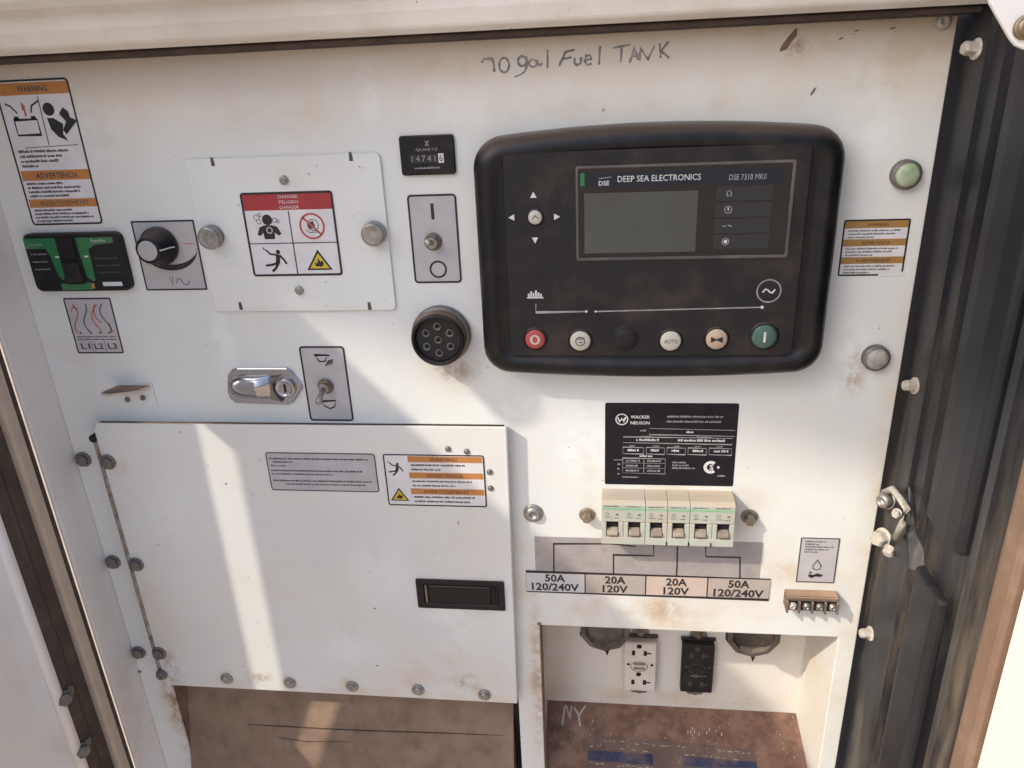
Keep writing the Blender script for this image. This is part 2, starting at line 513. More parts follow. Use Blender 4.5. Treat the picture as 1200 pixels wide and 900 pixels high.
class Art:
    """flat print on a plate: u right and v down in mm from the top-left corner"""
    def __init__(s, x0, x1, z0, z1, y, parent, step=0.00005):
        s.x0, s.x1, s.z0, s.z1, s.y, s.p, s.st = x0, x1, z0, z1, y, parent, step
        s.w, s.h = (x1 - x0) * 1000, (z1 - z0) * 1000
        s.parts = {}

    JOIN = {'fine_print', 'pictogram', 'rule', 'logo', 'fumes', 'approval_mark', 'symbol', 'engine_symbol', 'generator_symbol',
            'volt_symbol', 'prohibition_sign', 'guide_line', 'warning_triangle', 'marking', 'hourglass_mark'}

    def mb(s, part, mat, lay):
        if '#' not in part and part not in s.JOIN:
            part = '%s#%d' % (part, len(s.parts))
        return s.parts.setdefault((part, mat, lay), MB())

    def P(s, u, v):
        return (s.x0 + u / 1000, s.z1 - v / 1000)

    def Y(s, lay):
        return s.y - s.st * (lay + 1)

    def poly(s, part, mat, pts, lay=1):
        s.mb(part, mat, lay).flat([s.P(*p) for p in pts], s.Y(lay))

    def rect(s, part, mat, u, v, w, h, lay=1):
        s.poly(part, mat, [(u, v), (u, v + h), (u + w, v + h), (u + w, v)], lay)

    def circ(s, part, mat, u, v, r, lay=1, n=20, ry=None):
        ry = ry or r
        s.poly(part, mat, [(u + r * math.cos(2 * math.pi * i / n), v - ry * math.sin(2 * math.pi * i / n)) for i in range(n)], lay)

    def line(s, part, mat, pts, w, lay=1, closed=False):
        s.mb(part, mat, lay).stroke([s.P(*p) for p in pts], w / 1000, s.Y(lay), closed)

    def ring(s, part, mat, u, v, r, w, lay=1, n=24, ry=None, a0=0, a1=360):
        ry = ry or r
        full = a1 - a0 >= 360
        pts = [(u + r * math.cos(RAD(a0 + (a1 - a0) * i / n)), v - ry * math.sin(RAD(a0 + (a1 - a0) * i / n))) for i in range(n if full else n + 1)]
        s.line(part, mat, pts, w, lay, full)

    def border(s, mat, w, r, mar=0.0, lay=1, part='border'):
        o = rounded(s.x0 + mar / 1000, s.x1 - mar / 1000, s.z0 + mar / 1000, s.z1 - mar / 1000, r / 1000, 4)
        i = inset(o, w / 1000)
        n = len(o)
        y = s.Y(lay)
        s.mb(part, mat, lay).add([(x, y, z) for x, z in o + i], [(k, (k + 1) % n, n + (k + 1) % n, n + k) for k in range(n)])

    def text(s, part, mat, body, u, v, h, w=None, lay=2, align='c', bold=0.0):
        """h cap height; w fits the width; (u, v) the middle of the line"""
        vs, fs, tw, th = text_pts(body, bold)
        sy = h / th
        sx = (w / tw) if w else sy
        W_ = tw * sx
        u0 = u - W_ / 2 if align == 'c' else (u if align == 'l' else u - W_)
        y = s.Y(lay)
        pts = []
        for a, b in vs:
            x, z = s.P(u0 + a * sx, v + h / 2 - b * sy)
            pts.append((x, y, z))
        s.mb(part, mat, lay).add(pts, fs)

    def fine(s, part, mat, u, v, w, h, lay=2, seed=0, fill=1.0):
        """one line of print too small to read"""
        rn = random.Random(seed * 977 + int(u * 31 + v * 57))
        x = u
        mbp = s.mb(part, mat, lay)
        y = s.Y(lay)

        def q(a, b, c, d):
            p0, p1 = s.P(a, b), s.P(a + c, b + d)
            mbp.add([(p0[0], y, p0[1]), (p0[0], y, p1[1]), (p1[0], y, p1[1]), (p1[0], y, p0[1])], [(0, 1, 2, 3)])
        end = u + w * fill
        while x < end:
            for _ in range(rn.randint(2, 9)):
                lw = h * rn.choice((0.3, 0.55, 0.55, 0.62, 0.75))
                if x + lw > end:
                    x = end + 1
                    break
                t = h * rn.choice((0, 0.25, 0.25, 0.0))
                bar = h * 0.26
                q(x, v + t, bar, h - t)
                if lw > h * 0.5:
                    q(x + lw - bar, v + t, bar, h - t)
                    k = rn.choice((0, 1, 2))
                    q(x + bar, v + (t if k != 1 else t + (h - t) * 0.42), lw - 2 * bar, bar)
                    if k == 2:
                        q(x + bar, v + h - bar, lw - 2 * bar, bar)
                x += lw + h * 0.17
            x += h * 0.38

    def build(s):
        for (part, mat, lay), mb in s.parts.items():
            o = add(part.split('#')[0], mb, mat, s.p)
            if part in ('fine_print', 'fumes', 'rule'):
                o['kind'] = 'stuff'


def sticker(name, label, x0, x1, z0, z1, y, mat, r=2.0, t=0.0003, cat='sticker', group=None):
    o = add(name, MB().prism(rounded(x0, x1, z0, z1, r / 1000, 4), y - t, y), mat, None, label=label, cat=cat, group=group,
            loc=((x0 + x1) / 2, y, (z0 + z1) / 2))
    return o, Art(x0, x1, z0, z1, y - t, o)


# bolts: shared meshes, axis towards -Y, origin at the seat
def hex_bolt(rw, rh, hh, mat='zinc', dome=False, slot=False):
    mb = MB()
    mb.lathe(0, 0, [(rw, 0), (rw, -0.0012), (rw * 0.93, -0.0016), (rh * 0.9, -0.0017)], 20)
    if dome:
        mb.lathe(0, 0, [(rh, -0.001), (rh, -hh * 0.45), (rh * 0.86, -hh * 0.8), (rh * 0.6, -hh * 0.95), (rh * 0.46, -hh * 0.97), (rh * 0.40, -hh * 0.62), (rh * 0.05, -hh * 0.60)], 18)
    else:
        mb.lathe(0, 0, [(rh, -0.001), (rh, -hh * 0.82), (rh * 0.86, -hh)], 6, smooth=False)
        mb.lathe(0, 0, [(rh * 0.62, -hh + 0.0002), (rh * 0.58, -hh - 0.0003)], 14)
    return mb.mesh('bolt', mat)


_bm = {}


def bolt(parent, u, v, y=0.0, rw=0.0075, rh=0.0055, hh=0.005, mat='zinc', dome=False, name='bolt', axis=None, at=None):
    k = (rw, rh, hh, mat, dome)
    if k not in _bm:
        _bm[k] = hex_bolt(*k)
    o = bpy.data.objects.new(name, _bm[k])
    COL.objects.link(o)
    o.parent = parent
    p = Vector(at) if at is not None else W(u, v, y)
    o.location = p - wloc(parent)
    if axis is not None:
        q = Vector((0, -1, 0)).rotation_difference(Vector(axis))
        o.rotation_euler = (q @ Quaternion((0, 1, 0), random.uniform(0, 6))).to_euler()
    else:
        o.rotation_euler = (random.uniform(-0.05, 0.05), random.uniform(0, 6.28), random.uniform(-0.05, 0.05))
    return o


# ================================================================== STRUCTURE
add('ground', MB().box(-30, 30, -30, 30, -1.15, -1.1), 'ground', kind='structure')

# control panel sheet with the cut-outs for the access door and the outlet box
pan = thing('control_panel', 'white painted steel control panel sheet carrying all the switches and stickers', 'panel', (-0.05, 0, -0.5))
mm = lambda l: [(a / 1000, b / 1000) for a, b in l]
sheet_pts = mm([(-396, 250), (-396, -520), (-364, -520), (-364, -36.3), (-8, -36.3), (-8, -520), (15, -520), (15, -238),
                (276, -238), (276, -520), (291, -520), (291, 250)])
add('sheet', MB().prism(sheet_pts, 0, 0.003), 'panel', pan, bevel=0.0008)
add('folded_edge', MB().box(0.2885, 0.291, 0.0032, 0.05, -0.52, 0.25), 'panel', pan)
for u, v, rw, rh, hh, mt, dm in ((625, 601, 0.0085, 0.0072, 0.005, 'zinc', True),
                                 (688, 603, 0.0068, 0.0044, 0.008, 'zincrust', False), (878, 605, 0.0068, 0.0046, 0.009, 'zincrust', False),
                                 (1104, 25, 0.0055, 0.0045, 0.005, 'whitebolt', True)):
    bolt(pan, u, v, 0, rw, rh, hh, mt, dm)
for u, v in ((632, 731), (164, 787)):
    p = W(u, v)
    add('rivet', MB().lathe(p.x, p.z, [(0.0018, 0), (0.0016, -0.0006), (0.0008, -0.001)], 10), 'zincdark', pan)
for u, v, l, a in ((925, 47, 0.0085, 0.95), (986, 45, 0.002, 0.4), (1004, 36, 0.0016, 0.2), (1046, 33, 0.002, 0.2), (953, 107, 0.003, 1.0), (1000, 40, 0.001, 0.2)):
    p = W(u, v)
    pts = [(p.x + math.cos(t) * l * (math.cos(a)) * k - math.sin(t) * l * 0.28 * math.sin(a) * k, p.z + math.cos(t) * l * math.sin(a) * k + math.sin(t) * l * 0.28 * math.cos(a) * k)
           for t, k in [(2 * math.pi * i / 12, random.uniform(0.75, 1.1)) for i in range(12)]]
    add('rust_chip', MB().prism(pts, -0.0002, 0.0), 'rust_trim', pan)

# frame to the left of the panel: white return flange, gasket line, trim, brown seal
jl = thing('door_frame', 'white return flange and rubber seal strips left of the control panel', 'frame', (-0.396, 0, -0.5))
add('flange', MB().prism(mm([(-399, 300), (-399, -560), (-396.1, -560), (-396.1, 300)]), -0.038, 0.002), 'frame', jl, bevel=0.001)
add('gasket', MB().box(-0.409, -0.402, -0.0455, -0.036, -0.56, 0.3), 'gasket', jl)
add('edge_trim', MB().box(-0.412, -0.3965, -0.058, -0.0455, -0.56, 0.3), 'seal_tan', jl, bevel=0.002)
add('seal', MB().box(-0.416, -0.4015, -0.0725, -0.058, -0.56, 0.3), 'seal_brown', jl, bevel=0.003)
add('seal', MB().box(-0.416, -0.4005, -0.087, -0.0725, -0.56, 0.3), 'seal_brown', jl, bevel=0.003)

# open side door at the far left, seen from inside, slot added to cast a sun strip
sdo = thing('side_door', 'white metal side door standing open beyond the brown seal, lower left corner', 'door', (-0.41, -0.09, -0.6))
xd0, xd1 = -0.433, -0.4295
ys = [-0.087, -0.1375, -0.1625, -0.66]
zs = [-0.60, -0.215, 0.153, 0.3405]
mbd = MB()
grid = {}
for side, x in ((0, xd0), (1, xd1)):
    for i, y in enumerate(ys):
        for j, z in enumerate(zs):
            grid[(side, i, j)] = len(mbd.v)
            mbd.v.append((x, y, z))
def qd(*k):
    mbd.f.append(tuple(grid[a] for a in k)); mbd.sm.append(False)
for side in (0, 1):
    for i in range(3):
        for j in range(3):
            if (i, j) != (1, 1):
                qd((side, i, j), (side, i + 1, j), (side, i + 1, j + 1), (side, i, j + 1))
for i in range(3):
    for j in (0, 3):
        qd((0, i, j), (0, i + 1, j), (1, i + 1, j), (1, i, j))
for j in range(3):
    for i in (0, 3):
        qd((0, i, j), (0, i, j + 1), (1, i, j + 1), (1, i, j))
for a, b in (((1, 1), (2, 1)), ((2, 1), (2, 2)), ((2, 2), (1, 2)), ((1, 2), (1, 1))):
    qd((0, *a), (0, *b), (1, *b), (1, *a))
add('door_skin', mbd, 'sidedoor', sdo)
add('hinge_web', MB().box(-0.4329, -0.4005, -0.0905, -0.0876, -0.6, 0.3405), 'frame', sdo)
add('door_lip', MB().tube([(-0.404, -0.091, -0.6), (-0.404, -0.091, 0.318)], 0.0045, 10), 'frame', sdo)
for z in (-0.266, -0.328):
    bolt(sdo, 0, 0, at=(-0.4015, -0.088, z), axis=(0.8, -0.4, 0.1), rw=0.0075, rh=0.006, hh=0.006, mat='zincdark')
    bolt(sdo, 0, 0, at=(-0.4035, -0.082, z + 0.002), axis=(0.9, 0.3, 0.1), rw=0.006, rh=0.0048, hh=0.006, mat='zincdark')

# dark door jamb on the right of the panel
jr = thing('door_jamb', 'black dusty door jamb with raised pads right of the control panel', 'door jamb', (0.30, -0.08, -0.5))
zb, zt = -0.56, 0.33
def jprof(prof, z0, z1, mat, nm, bev=0.002):
    """profile of (x, y) extruded upright"""
    return add(nm, MB().loops([[(x, y, z) for x, y in prof] for z in (z0, z1)]), mat, jr, bevel=bev)
jprof([(0.296, 0.02), (0.296, -0.034), (0.2985, -0.038), (0.2985, -0.052), (0.303, -0.060), (0.303, -0.122), (0.298, -0.130), (0.296, -0.142),
       (0.300, -0.150), (0.300, -0.162), (0.325, -0.162), (0.325, 0.02)], zb, zt, 'jamb', 'jamb_skin')
jprof([(0.304, -0.064), (0.2965, -0.067), (0.2955, -0.080), (0.2955, -0.100), (0.297, -0.115), (0.304, -0.118)], -0.071, 0.29, 'pad', 'pad', 0.0025)
jprof([(0.304, -0.064), (0.2960, -0.068), (0.2950, -0.074), (0.2950, -0.104), (0.2965, -0.108), (0.304, -0.110)], zb, -0.113, 'pad', 'pad', 0.0025)
# lower edge of the flange, flared below the latch
add('flange_flare', MB().loops([[(0.2958, -0.03, -0.50), (0.2958, -0.058, -0.50), (0.3045, -0.062, -0.50), (0.3045, -0.03, -0.50)],
                               [(0.2952, -0.03, -0.16), (0.2945, -0.058, -0.16), (0.3045, -0.064, -0.16), (0.3045, -0.03, -0.16)],
                               [(0.2935, -0.024, -0.125), (0.2930, -0.064, -0.118), (0.3045, -0.070, -0.118), (0.3045, -0.024, -0.125)],
                               [(0.2945, -0.024, -0.105), (0.2940, -0.048, -0.09), (0.3045, -0.052, -0.09), (0.3045, -0.024, -0.105)],
                               [(0.2959, -0.026, -0.07), (0.2959, -0.034, -0.065), (0.3045, -0.036, -0.065), (0.3045, -0.026, -0.07)]]), 'jamb', jr, bevel=0.0015)
jprof([(0.296, -0.163), (0.2945, -0.168), (0.2945, -0.180), (0.296, -0.184), (0.325, -0.184), (0.325, -0.163)], zb, zt, 'rust_trim', 'edge_trim', 0.001)
for u, v in ((1133, 58), (1063, 452), (1012, 742)):
    # screw driven through the jamb, its threaded end pointing at the panel
    d = cam_right * (u - 600) + cam_down * (v - 450) + cam_fwd * FPX
    t = (0.290 - CAMLOC.x) / d.x
    p = CAMLOC + d * t
    bolt(jr, 0, 0, at=(0.296, p.y, p.z), axis=(-1, -0.15, 0.1), rw=0.0062, rh=0.0042, hh=0.009, mat='whitebolt', name='screw')

M['outer'] = paint('outer_door_paint', (0.62, 0.585, 0.52), False, dusty=0.15)
wr = add('outer_door', MB().loops([[(0.2965, -0.186, z), (0.312, -0.196, z), (0.345, -0.215, z), (0.42, -0.245, z), (0.42, -0.16, z), (0.327, -0.165, z), (0.327, -0.186, z)] for z in (-0.56, 0.20)]),
         'outer', None, bevel=0.004, label='bright white outer door edge at the lower right corner', cat='door', loc=(0.36, -0.2, -0.5))

# hood above the panel
hd = thing('hood', 'dusty tan and white hood lip with black rubber gasket along the top', 'hood', (-0.05, -0.03, 0.25))
add('gasket', MB().box(-0.44, 0.315, -0.016, 0.002, 0.2495, 0.2585), 'gasket', hd, bevel=0.003)
add('gasket_lip', MB().box(-0.44, 0.315, -0.0195, -0.0165, 0.2500, 0.2535), 'seal_brown', hd, bevel=0.001)
add('lip', MB().loops([[(x, -0.020, 0.2555), (x, -0.026, 0.254), (x, -0.033, 0.257), (x, -0.038, 0.267), (x, -0.0405, 0.275), (x, -0.048, 0.2795), (x, -0.053, 0.285), (x, -0.054, 0.33), (x, -0.0, 0.33), (x, -0.0, 0.264)] for x in (-0.50, 0.2, 0.302)]),
    'hood', hd, bevel=0.002)
# unseen board added further out on two arms to shade the upper panel
ld = thing('shade_board', 'unseen white board added above and outside the picture to shade the panel', 'shade board', (-0.9, -1.0, 1.3))
A0, A1 = Vector((-2.05, -1.0, 1.630)), Vector((-0.75, -1.0, 1.262))
up = Vector((0.0, 0.06, 0.52))
nn = Vector((0, -0.02, 0.005))
add('board_skin', MB().loops([[A0, A1, A1 + up, A0 + up], [p + nn for p in (A0, A1, A1 + up, A0 + up)]]), 'frame', ld)
for a, b in (((-0.47, -0.03, 0.33), (-1.9, -0.95, 1.9)), ((0.34, -0.03, 0.33), (-0.85, -0.95, 1.5))):
    add('board_arm', MB().tube([a, b], 0.008, 8), 'zinc', ld)
# left plate is unseen, added to cast a rounded shadow; right one a real bracket
br = add('bracket_or_shade_tab', MB().prism([(-0.36, 0.42), (-0.36, 0.352), (-0.277, 0.2545), (-0.272, 0.249), (-0.265, 0.2455), (-0.257, 0.2445), (-0.249, 0.2465), (-0.242, 0.2515), (-0.238, 0.258), (-0.237, 0.266), (-0.237, 0.42)], -0.202, -0.199),
         'frame', None, label='unseen white rounded plate added outside the left edge to cast a shadow', cat='bracket', loc=(-0.26, -0.2, 0.42))
p1 = W(1147, 0, -0.17)
bx, bz = W(1180, 30, -0.17).x, W(1180, 52, -0.17).z
brr = thing('bracket_or_shade_tab', 'white rounded bracket with a rusty bolt in the top right corner', 'bracket', (bx, -0.17, bz))
q = lambda u, v: (W(u, v, -0.17).x, W(u, v, -0.17).z)
add('bracket_plate', MB().prism([q(1140, -60), q(1157, 5), q(1170, 28), q(1181, 47), q(1187, 54), q(1196, 58), q(1230, 62), q(1250, -60)], -0.173, -0.17), 'frame', brr, bevel=0.0008)
bolt(brr, 1201, 32, -0.173, 0.005, 0.004, 0.003, 'brass', True)

# ================================================================== ACCESS DOOR, lower left
dr = thing('access_hatch', 'white hinged access door with a row of bolts along its bottom edge', 'access door', (-0.18, -0.006, -0.3215))
YD = -0.012
dx0, dx1, dz0, dz1 = -0.3610, -0.0045, -0.3215, -0.0320
dpts = [(dx0, dz0), (dx1 - 0.003, dz0), (dx1, dz1), (dx0 + 0.004, dz1), (dx0, dz1 - 0.006)]
add('door_skin', MB().loops([[(x, YD, z) for x, z in dpts], [(x, -0.0008, z if z < -0.2 else z - 0.0049) for x, z in dpts]]), 'door', dr, bevel=0.0009)
for u, v in ((266, 795), (340, 800), (413, 804), (490, 808), (568, 814)):
    bolt(dr, u, v, YD, 0.0062, 0.0046, 0.0042, 'zinc', True)
for u, v in ((525, 526), (547, 529), (574, 553), (575, 572)):
    p = W(u, v, YD)
    add('rivet', MB().lathe(p.x, p.z, [(0.0026, YD), (0.0024, YD - 0.001), (0.0012, YD - 0.0017)], 12), 'zincdark', dr)
for u, v in ((439, 713), (442, 780), (265, 567)):
    p = W(u, v, YD)
    add('pin_hole', MB().lathe(p.x, p.z, [(0.0009, YD), (0.0008, YD - 0.0001)], 8), 'hole', dr)
# long hinge
hx = dx0 - 0.003
hg = thing('piano_hinge', 'long rusty hinge with paired bolts down the left side of the access door', 'hinge', (hx, -0.006, -0.32))
nk = 13
for i in range(nk):
    za = -0.045 - i * (0.262 / nk)
    add('knuckle', MB().tube([(hx, -0.0085, za - 0.0003), (hx, -0.0085, za - 0.262 / nk + 0.0001)], 0.0028, 10), ('hinge', 'zinc')[i % 4 == 2], hg)
add('hinge_gap', MB().box(hx + 0.0009, hx + 0.0028, -0.0062, -0.0015, -0.31, -0.045), 'hole', hg)  # near-black strip drawn as the dark gap beside the knuckles
p = W(106, 513, -0.01)
add('pin_head', MB().lathe(hx, p.z, [(0.0036, -0.006), (0.0036, -0.0125), (0.002, -0.0135)], 12), 'hole', hg)
for (a, b) in (((98, 538), (127, 541)), ((133, 658), (160, 661)), ((163, 764), (187, 765))):
    bolt(hg, *a, -0.0002, 0.0072, 0.0058, 0.005, 'zincdark', False)
    bolt(hg, *b, YD, 0.0072, 0.0054, 0.005, 'zincdark', False)
bolt(hg, 190, 790, YD, 0.006, 0.005, 0.005, 'zincdark', True)
# flush latch on the door
x0, x1, z0, z1 = rect([(488, 678), (591, 681), (592, 714), (490, 711)], YD)
lt = thing('flush_latch', 'black rectangular flush pull latch near the right edge of the access door', 'latch', ((x0 + x1) / 2, YD, z0))
mbf = MB()
o_ = rounded(x0, x1, z0, z1, 0.001, 2); i_ = rounded(x0 + 0.006, x1 - 0.005, z0 + 0.004, z1 - 0.004, 0.002, 2)
mbf.loops([[(x, YD, z) for x, z in o_], [(x, YD - 0.0018, z) for x, z in o_], [(x, YD - 0.0018, z) for x, z in i_], [(x, YD - 0.0002, z) for x, z in inset(i_, 0.0012)]], cap0=False)
add('bezel', mbf, 'black', lt)
add('pull', MB().prism(rounded(x0 + 0.011, x1 - 0.012, z0 + 0.006, z1 - 0.0065, 0.0015, 3), YD - 0.0016, YD - 0.0004, 0.0006), 'rim', lt)
for xx in (x0 + 0.0085, x1 - 0.0095):
    add('pivot_pin', MB().box(xx - 0.0008, xx + 0.0008, YD - 0.0016, YD - 0.0003, z0 + 0.006, z1 - 0.006), 'brass' if xx < (x0 + x1) / 2 else 'black', lt)

# hollow under the access door
cv = thing('cable_well', 'dirt covered brown hollow below the access door', 'recess', (-0.19, 0.05, -0.44))
add('well_floor', MB().loops([[(x, 0.026, -0.340), (x, -0.008, -0.452), (x, 0.02, -0.47), (x, 0.05, -0.340)] for x in (-0.3635, -0.0165)]), 'dirt', cv)
add('well_side', MB().box(-0.3962, -0.3638, 0.0045, 0.03, -0.50, -0.28), 'reddirt', cv)
add('well_side', MB().box(-0.0162, -0.0045, 0.020, 0.04, -0.52, -0.28), 'hole', cv)  # near-black plate painted as the shade inside this gap
add('well_back', MB().box(-0.395, -0.0165, 0.0725, 0.076, -0.46, -0.05), 'reddirt', cv)
add('well_side', MB().box(-0.402, -0.3965, 0.004, 0.076, -0.46, -0.05), 'reddirt', cv)
for (pts, r) in (([(290, 849), (330, 851), (380, 854), (425, 856), (520, 859), (590, 862)], 0.0012), ([(325, 864), (360, 869), (410, 869)], 0.001)):
    ws = []
    for u, v in pts:
        d = cam_right * (u - 600) + cam_down * (v - 450) + cam_fwd * FPX
        a_ = Vector((0, 0.026, -0.340)); n_ = Vector((0, -0.112, 0.034)).normalized()
        ws.append(CAMLOC + d * ((a_ - CAMLOC).dot(n_) / d.dot(n_)))
    add('crease_line', MB().tube(ws, [r * 0.3] + [r * 0.6] * (len(ws) - 2) + [r * 0.2], 6), 'seal_brown', cv)  # thin dark tubes drawn as the shading of creases in the hollow

# ================================================================== OUTLET BOX, lower right
ob = thing('outlet_box', 'open white recess holding the power outlets, brown dirt on its sloping floor', 'recess', (0.14, 0.035, -0.44))
YB = 0.070
add('back_wall', MB().box(0.0135, 0.2715, YB, YB + 0.003, -0.42, -0.20), 'recess', ob)
add('side_wall', MB().loops([[(0.0135, 0.0032, z), (0.0115, 0.0032, z), (0.0115, YB, z), (0.0135, YB, z)] for z in (-0.52, -0.20)]), 'recess', ob)
add('side_wall', MB().loops([[(0.2775, 0.0032, z), (0.2805, 0.0032, z), (0.2755, YB, z), (0.2715, YB, z)] for z in (-0.52, -0.20)]), 'recess', ob)
add('top_wall', MB().box(0.0135, 0.277, 0.0032, YB, -0.212, -0.209), 'recess', ob)
add('box_floor', MB().loops([[(x, YB, -0.3975), (x, 0.0034, -0.437), (x, 0.0034, -0.45), (x, YB, -0.45)] for x in (0.0136, 0.2745)]), 'reddirt', ob)
# inner lip of the cut-out, rusty on the left
add('cutout_edge', MB().box(0.0136, 0.0165, 0.0033, 0.012, -0.45, -0.2385), 'rust_trim', ob)


def floor_pt(u, v, lift=0.0):
    a, b = Vector((0, YB, -0.3975)), Vector((0, 0.0034, -0.437))
    n = (b - a).cross(Vector((1, 0, 0))).normalized()
    if n.z < 0: n = -n
    d = cam_right * (u - 600) + cam_down * (v - 450) + cam_fwd * FPX
    t = (a - CAMLOC).dot(n) / d.dot(n)
    return CAMLOC + d * t + n * lift


def on_floor(name, mat, polys, lift, parent):
    mb = MB()
    for pl in polys:
        mb.add([floor_pt(u, v, lift) for u, v in pl], [tuple(range(len(pl)))])
    return add(name, mb, mat, parent)


def ribbon(pts, w):
    out = []
    for (a, b) in zip(pts[:-1], pts[1:]):
        t = Vector((b[0] - a[0], b[1] - a[1])).normalized()
        k = Vector((-t.y, t.x)) * w / 2
        out.append([(a[0] - k.x, a[1] - k.y), (b[0] - k.x, b[1] - k.y), (b[0] + k.x, b[1] + k.y), (a[0] + k.x, a[1] + k.y)])
    return out


fdx = floor_pt(790, 880)
fl = thing('floor_decal', 'worn blue and white decal under dirt on the outlet recess floor', 'sticker', fdx)
on_floor('decal_film', 'decalfilm', [[(690, 861), (886, 878), (888, 912), (686, 897)]], 0.0003, fl)
on_floor('blue_band', 'blue', [[(690, 879), (765, 884), (765, 897), (689, 891)], [(800, 886), (838, 889), (838, 900), (799, 898)], [(838, 889.5), (886, 893), (887, 900), (838, 899)]], 0.0005, fl)
rn = random.Random(5)
pl = []
for vv, sl, d in ((866, 0.085, 0.55), (874, 0.09, 0.5), (893.5, 0.09, 0.9)):
    x = 692
    while x < 880:
        wv = rn.uniform(1.5, 6)
        if rn.random() < d and (vv < 890 or x < 775):
            yy = vv + (x - 690) * sl + rn.uniform(-1, 1)
            hh = rn.uniform(0.5, 1.3)
            pl.append([(x, yy), (x + wv, yy + wv * sl), (x + wv, yy + hh + wv * sl), (x, yy + hh)])
        x += wv + rn.uniform(0.8, 4)
on_floor('worn_lettering', 'btn_tan', pl, 0.0007, fl)
sc_ = thing('scratched_letters', 'pale letters NY scratched into the dirt left of the floor decal', 'scratch', floor_pt(672, 838))
on_floor('strokes', 'pinkdust', ribbon([(659, 849), (662, 828), (664, 827)], 2.2) + ribbon([(664, 828), (668, 842), (670, 827)], 1.6) + ribbon([(673, 829), (678, 838), (680, 851)], 2.2) + ribbon([(686, 827), (679, 838)], 2.2), 0.0006, sc_)
sp = []
for _ in range(90):
    u, v = rn.uniform(645, 935), rn.uniform(838, 898)
    wv, hv = rn.uniform(0.5, 1.4), rn.uniform(0.5, 2.2)
    sp.append([(u, v), (u + wv, v), (u + wv * 0.8, v + hv), (u + wv * 0.1, v + hv)])
for _ in range(8):
    u, v = rn.uniform(800, 850), rn.uniform(848, 860)
    sp.append([(u, v), (u + 1.2, v), (u + 1.2, v + 4), (u, v + 4)])
g_ = on_floor('grit', 'pinkdust', sp, 0.0004, ob)
g_['kind'] = 'stuff'


def duplex(name, label, c, mat, dark):
    x0, x1, z0, z1 = rect(c, YB - 0.008)
    t = thing(name, label, 'outlet', ((x0 + x1) / 2, YB, z0))
    cx = (x0 + x1) / 2
    yb = YB - 0.010
    add('face', MB().prism(rounded(x0, x1, z0, z1, 0.0015, 3), yb, YB - 0.0015, 0.0012), mat, t)
    add('strap', MB().prism(rounded(cx - 0.0085, cx + 0.0085, z0 - 0.010, z1 + 0.010, 0.003, 3), YB - 0.0014, YB), 'zincdark', t)
    add('strap', MB().box(x0 - 0.0012, x1 + 0.0012, YB - 0.0028, YB - 0.0016, z1 + 0.0005, z1 + 0.004), 'gasket', t)
    for zz in (z0 - 0.0055, z1 + 0.0065):
        bolt(t, 0, 0, at=(cx, YB - 0.0014, zz), rw=0.0042, rh=0.0032, hh=0.004, mat='brass', dome=True, name='screw')
    H = z1 - z0
    a = Art(x0, x1, z0, z1, yb, t)
    w, h = a.w, a.h
    hm = 'slotgrey' if dark else 'hole'
    for sgn, vc in ((1, 0.20), (-1, 0.80)):
        v0 = h * vc
        a.rect('slot', hm, w * 0.24, v0 - h * 0.045, w * 0.10, h * 0.10)
        a.rect('slot', hm, w * 0.60, v0 - h * 0.045, w * 0.10, h * 0.10)
        a.rect('slot', hm, w * 0.70, v0 - h * 0.01, w * 0.13, h * 0.03)
        a.circ('ground_hole', hm, w * 0.46, v0 + (-0.13 if sgn > 0 else -0.16) * h, w * 0.085, n=10)
    a.ring('reset_ring', 'inkgrey' if not dark else 'slotgrey', w * 0.47, h * 0.48, w * 0.26, 0.7, ry=h * 0.10)
    a.rect('button', 'bone' if not dark else 'black', w * 0.3, h * 0.40, w * 0.36, h * 0.055)
    a.rect('button', 'bone' if not dark else 'pad', w * 0.3, h * 0.49, w * 0.36, h * 0.055)
    for uu in (0.14, 0.86):
        a.circ('pin_hole', hm, w * uu, h * 0.44, w * 0.05, n=8)
    if dark:
        a.fine('fine_print', 'inkdim', w * 0.3, h * 0.62, w * 0.5, 1.0)
    a.build()
    return t


duplex('duplex_outlet', 'ivory duplex outlet with test buttons, left one in the recess', [(732, 752), (770, 752), (768, 810), (730, 807)], 'outlet', False)
duplex('duplex_outlet', 'black duplex outlet beside the ivory one in the recess', [(799, 755), (838, 756), (834, 812), (798, 809)], 'black', True)


def twist(label, uc, vb, rpx):
    """round locking receptacle on the back wall; the panel hides its upper half"""
    yf = 0.024
    pb = W(uc, vb, yf)
    r = rpx * 0.001
    cz = pb.z + r
    t = thing('locking_receptacle', label, 'receptacle', (pb.x, YB, cz - r))
    add('shell', MB().lathe(pb.x, cz, [(r * 1.04, YB), (r * 1.04, YB - 0.004), (r * 0.92, YB - 0.006), (r * 0.92, 0.034), (r, 0.032), (r, yf), (r * 0.8, yf - 0.001), (r * 0.76, yf + 0.004)], 10, smooth=False, rot=math.pi / 10), 'receptacle', t)
    add('shell_rim', MB().lathe(pb.x, cz, [(r * 1.035, 0.031), (r * 1.05, 0.029), (r * 1.05, 0.0265), (r * 1.035, 0.0255)], 10, smooth=False, rot=math.pi / 10, cap=False), 'receptacle', t)
    add('drip_screw', MB().tube([(pb.x + 0.002, 0.028, cz - r), (pb.x + 0.002, 0.028, cz - r - 0.004), (pb.x + 0.002, 0.028, cz - r - 0.008)], [0.0022, 0.0018, 0.0006], 8), 'black', t)
    return t


twist('black round locking receptacle hanging at the left of the recess', 709, 763, 24)
twist('black round locking receptacle hanging at the right of the recess', 881, 770, 24.5)

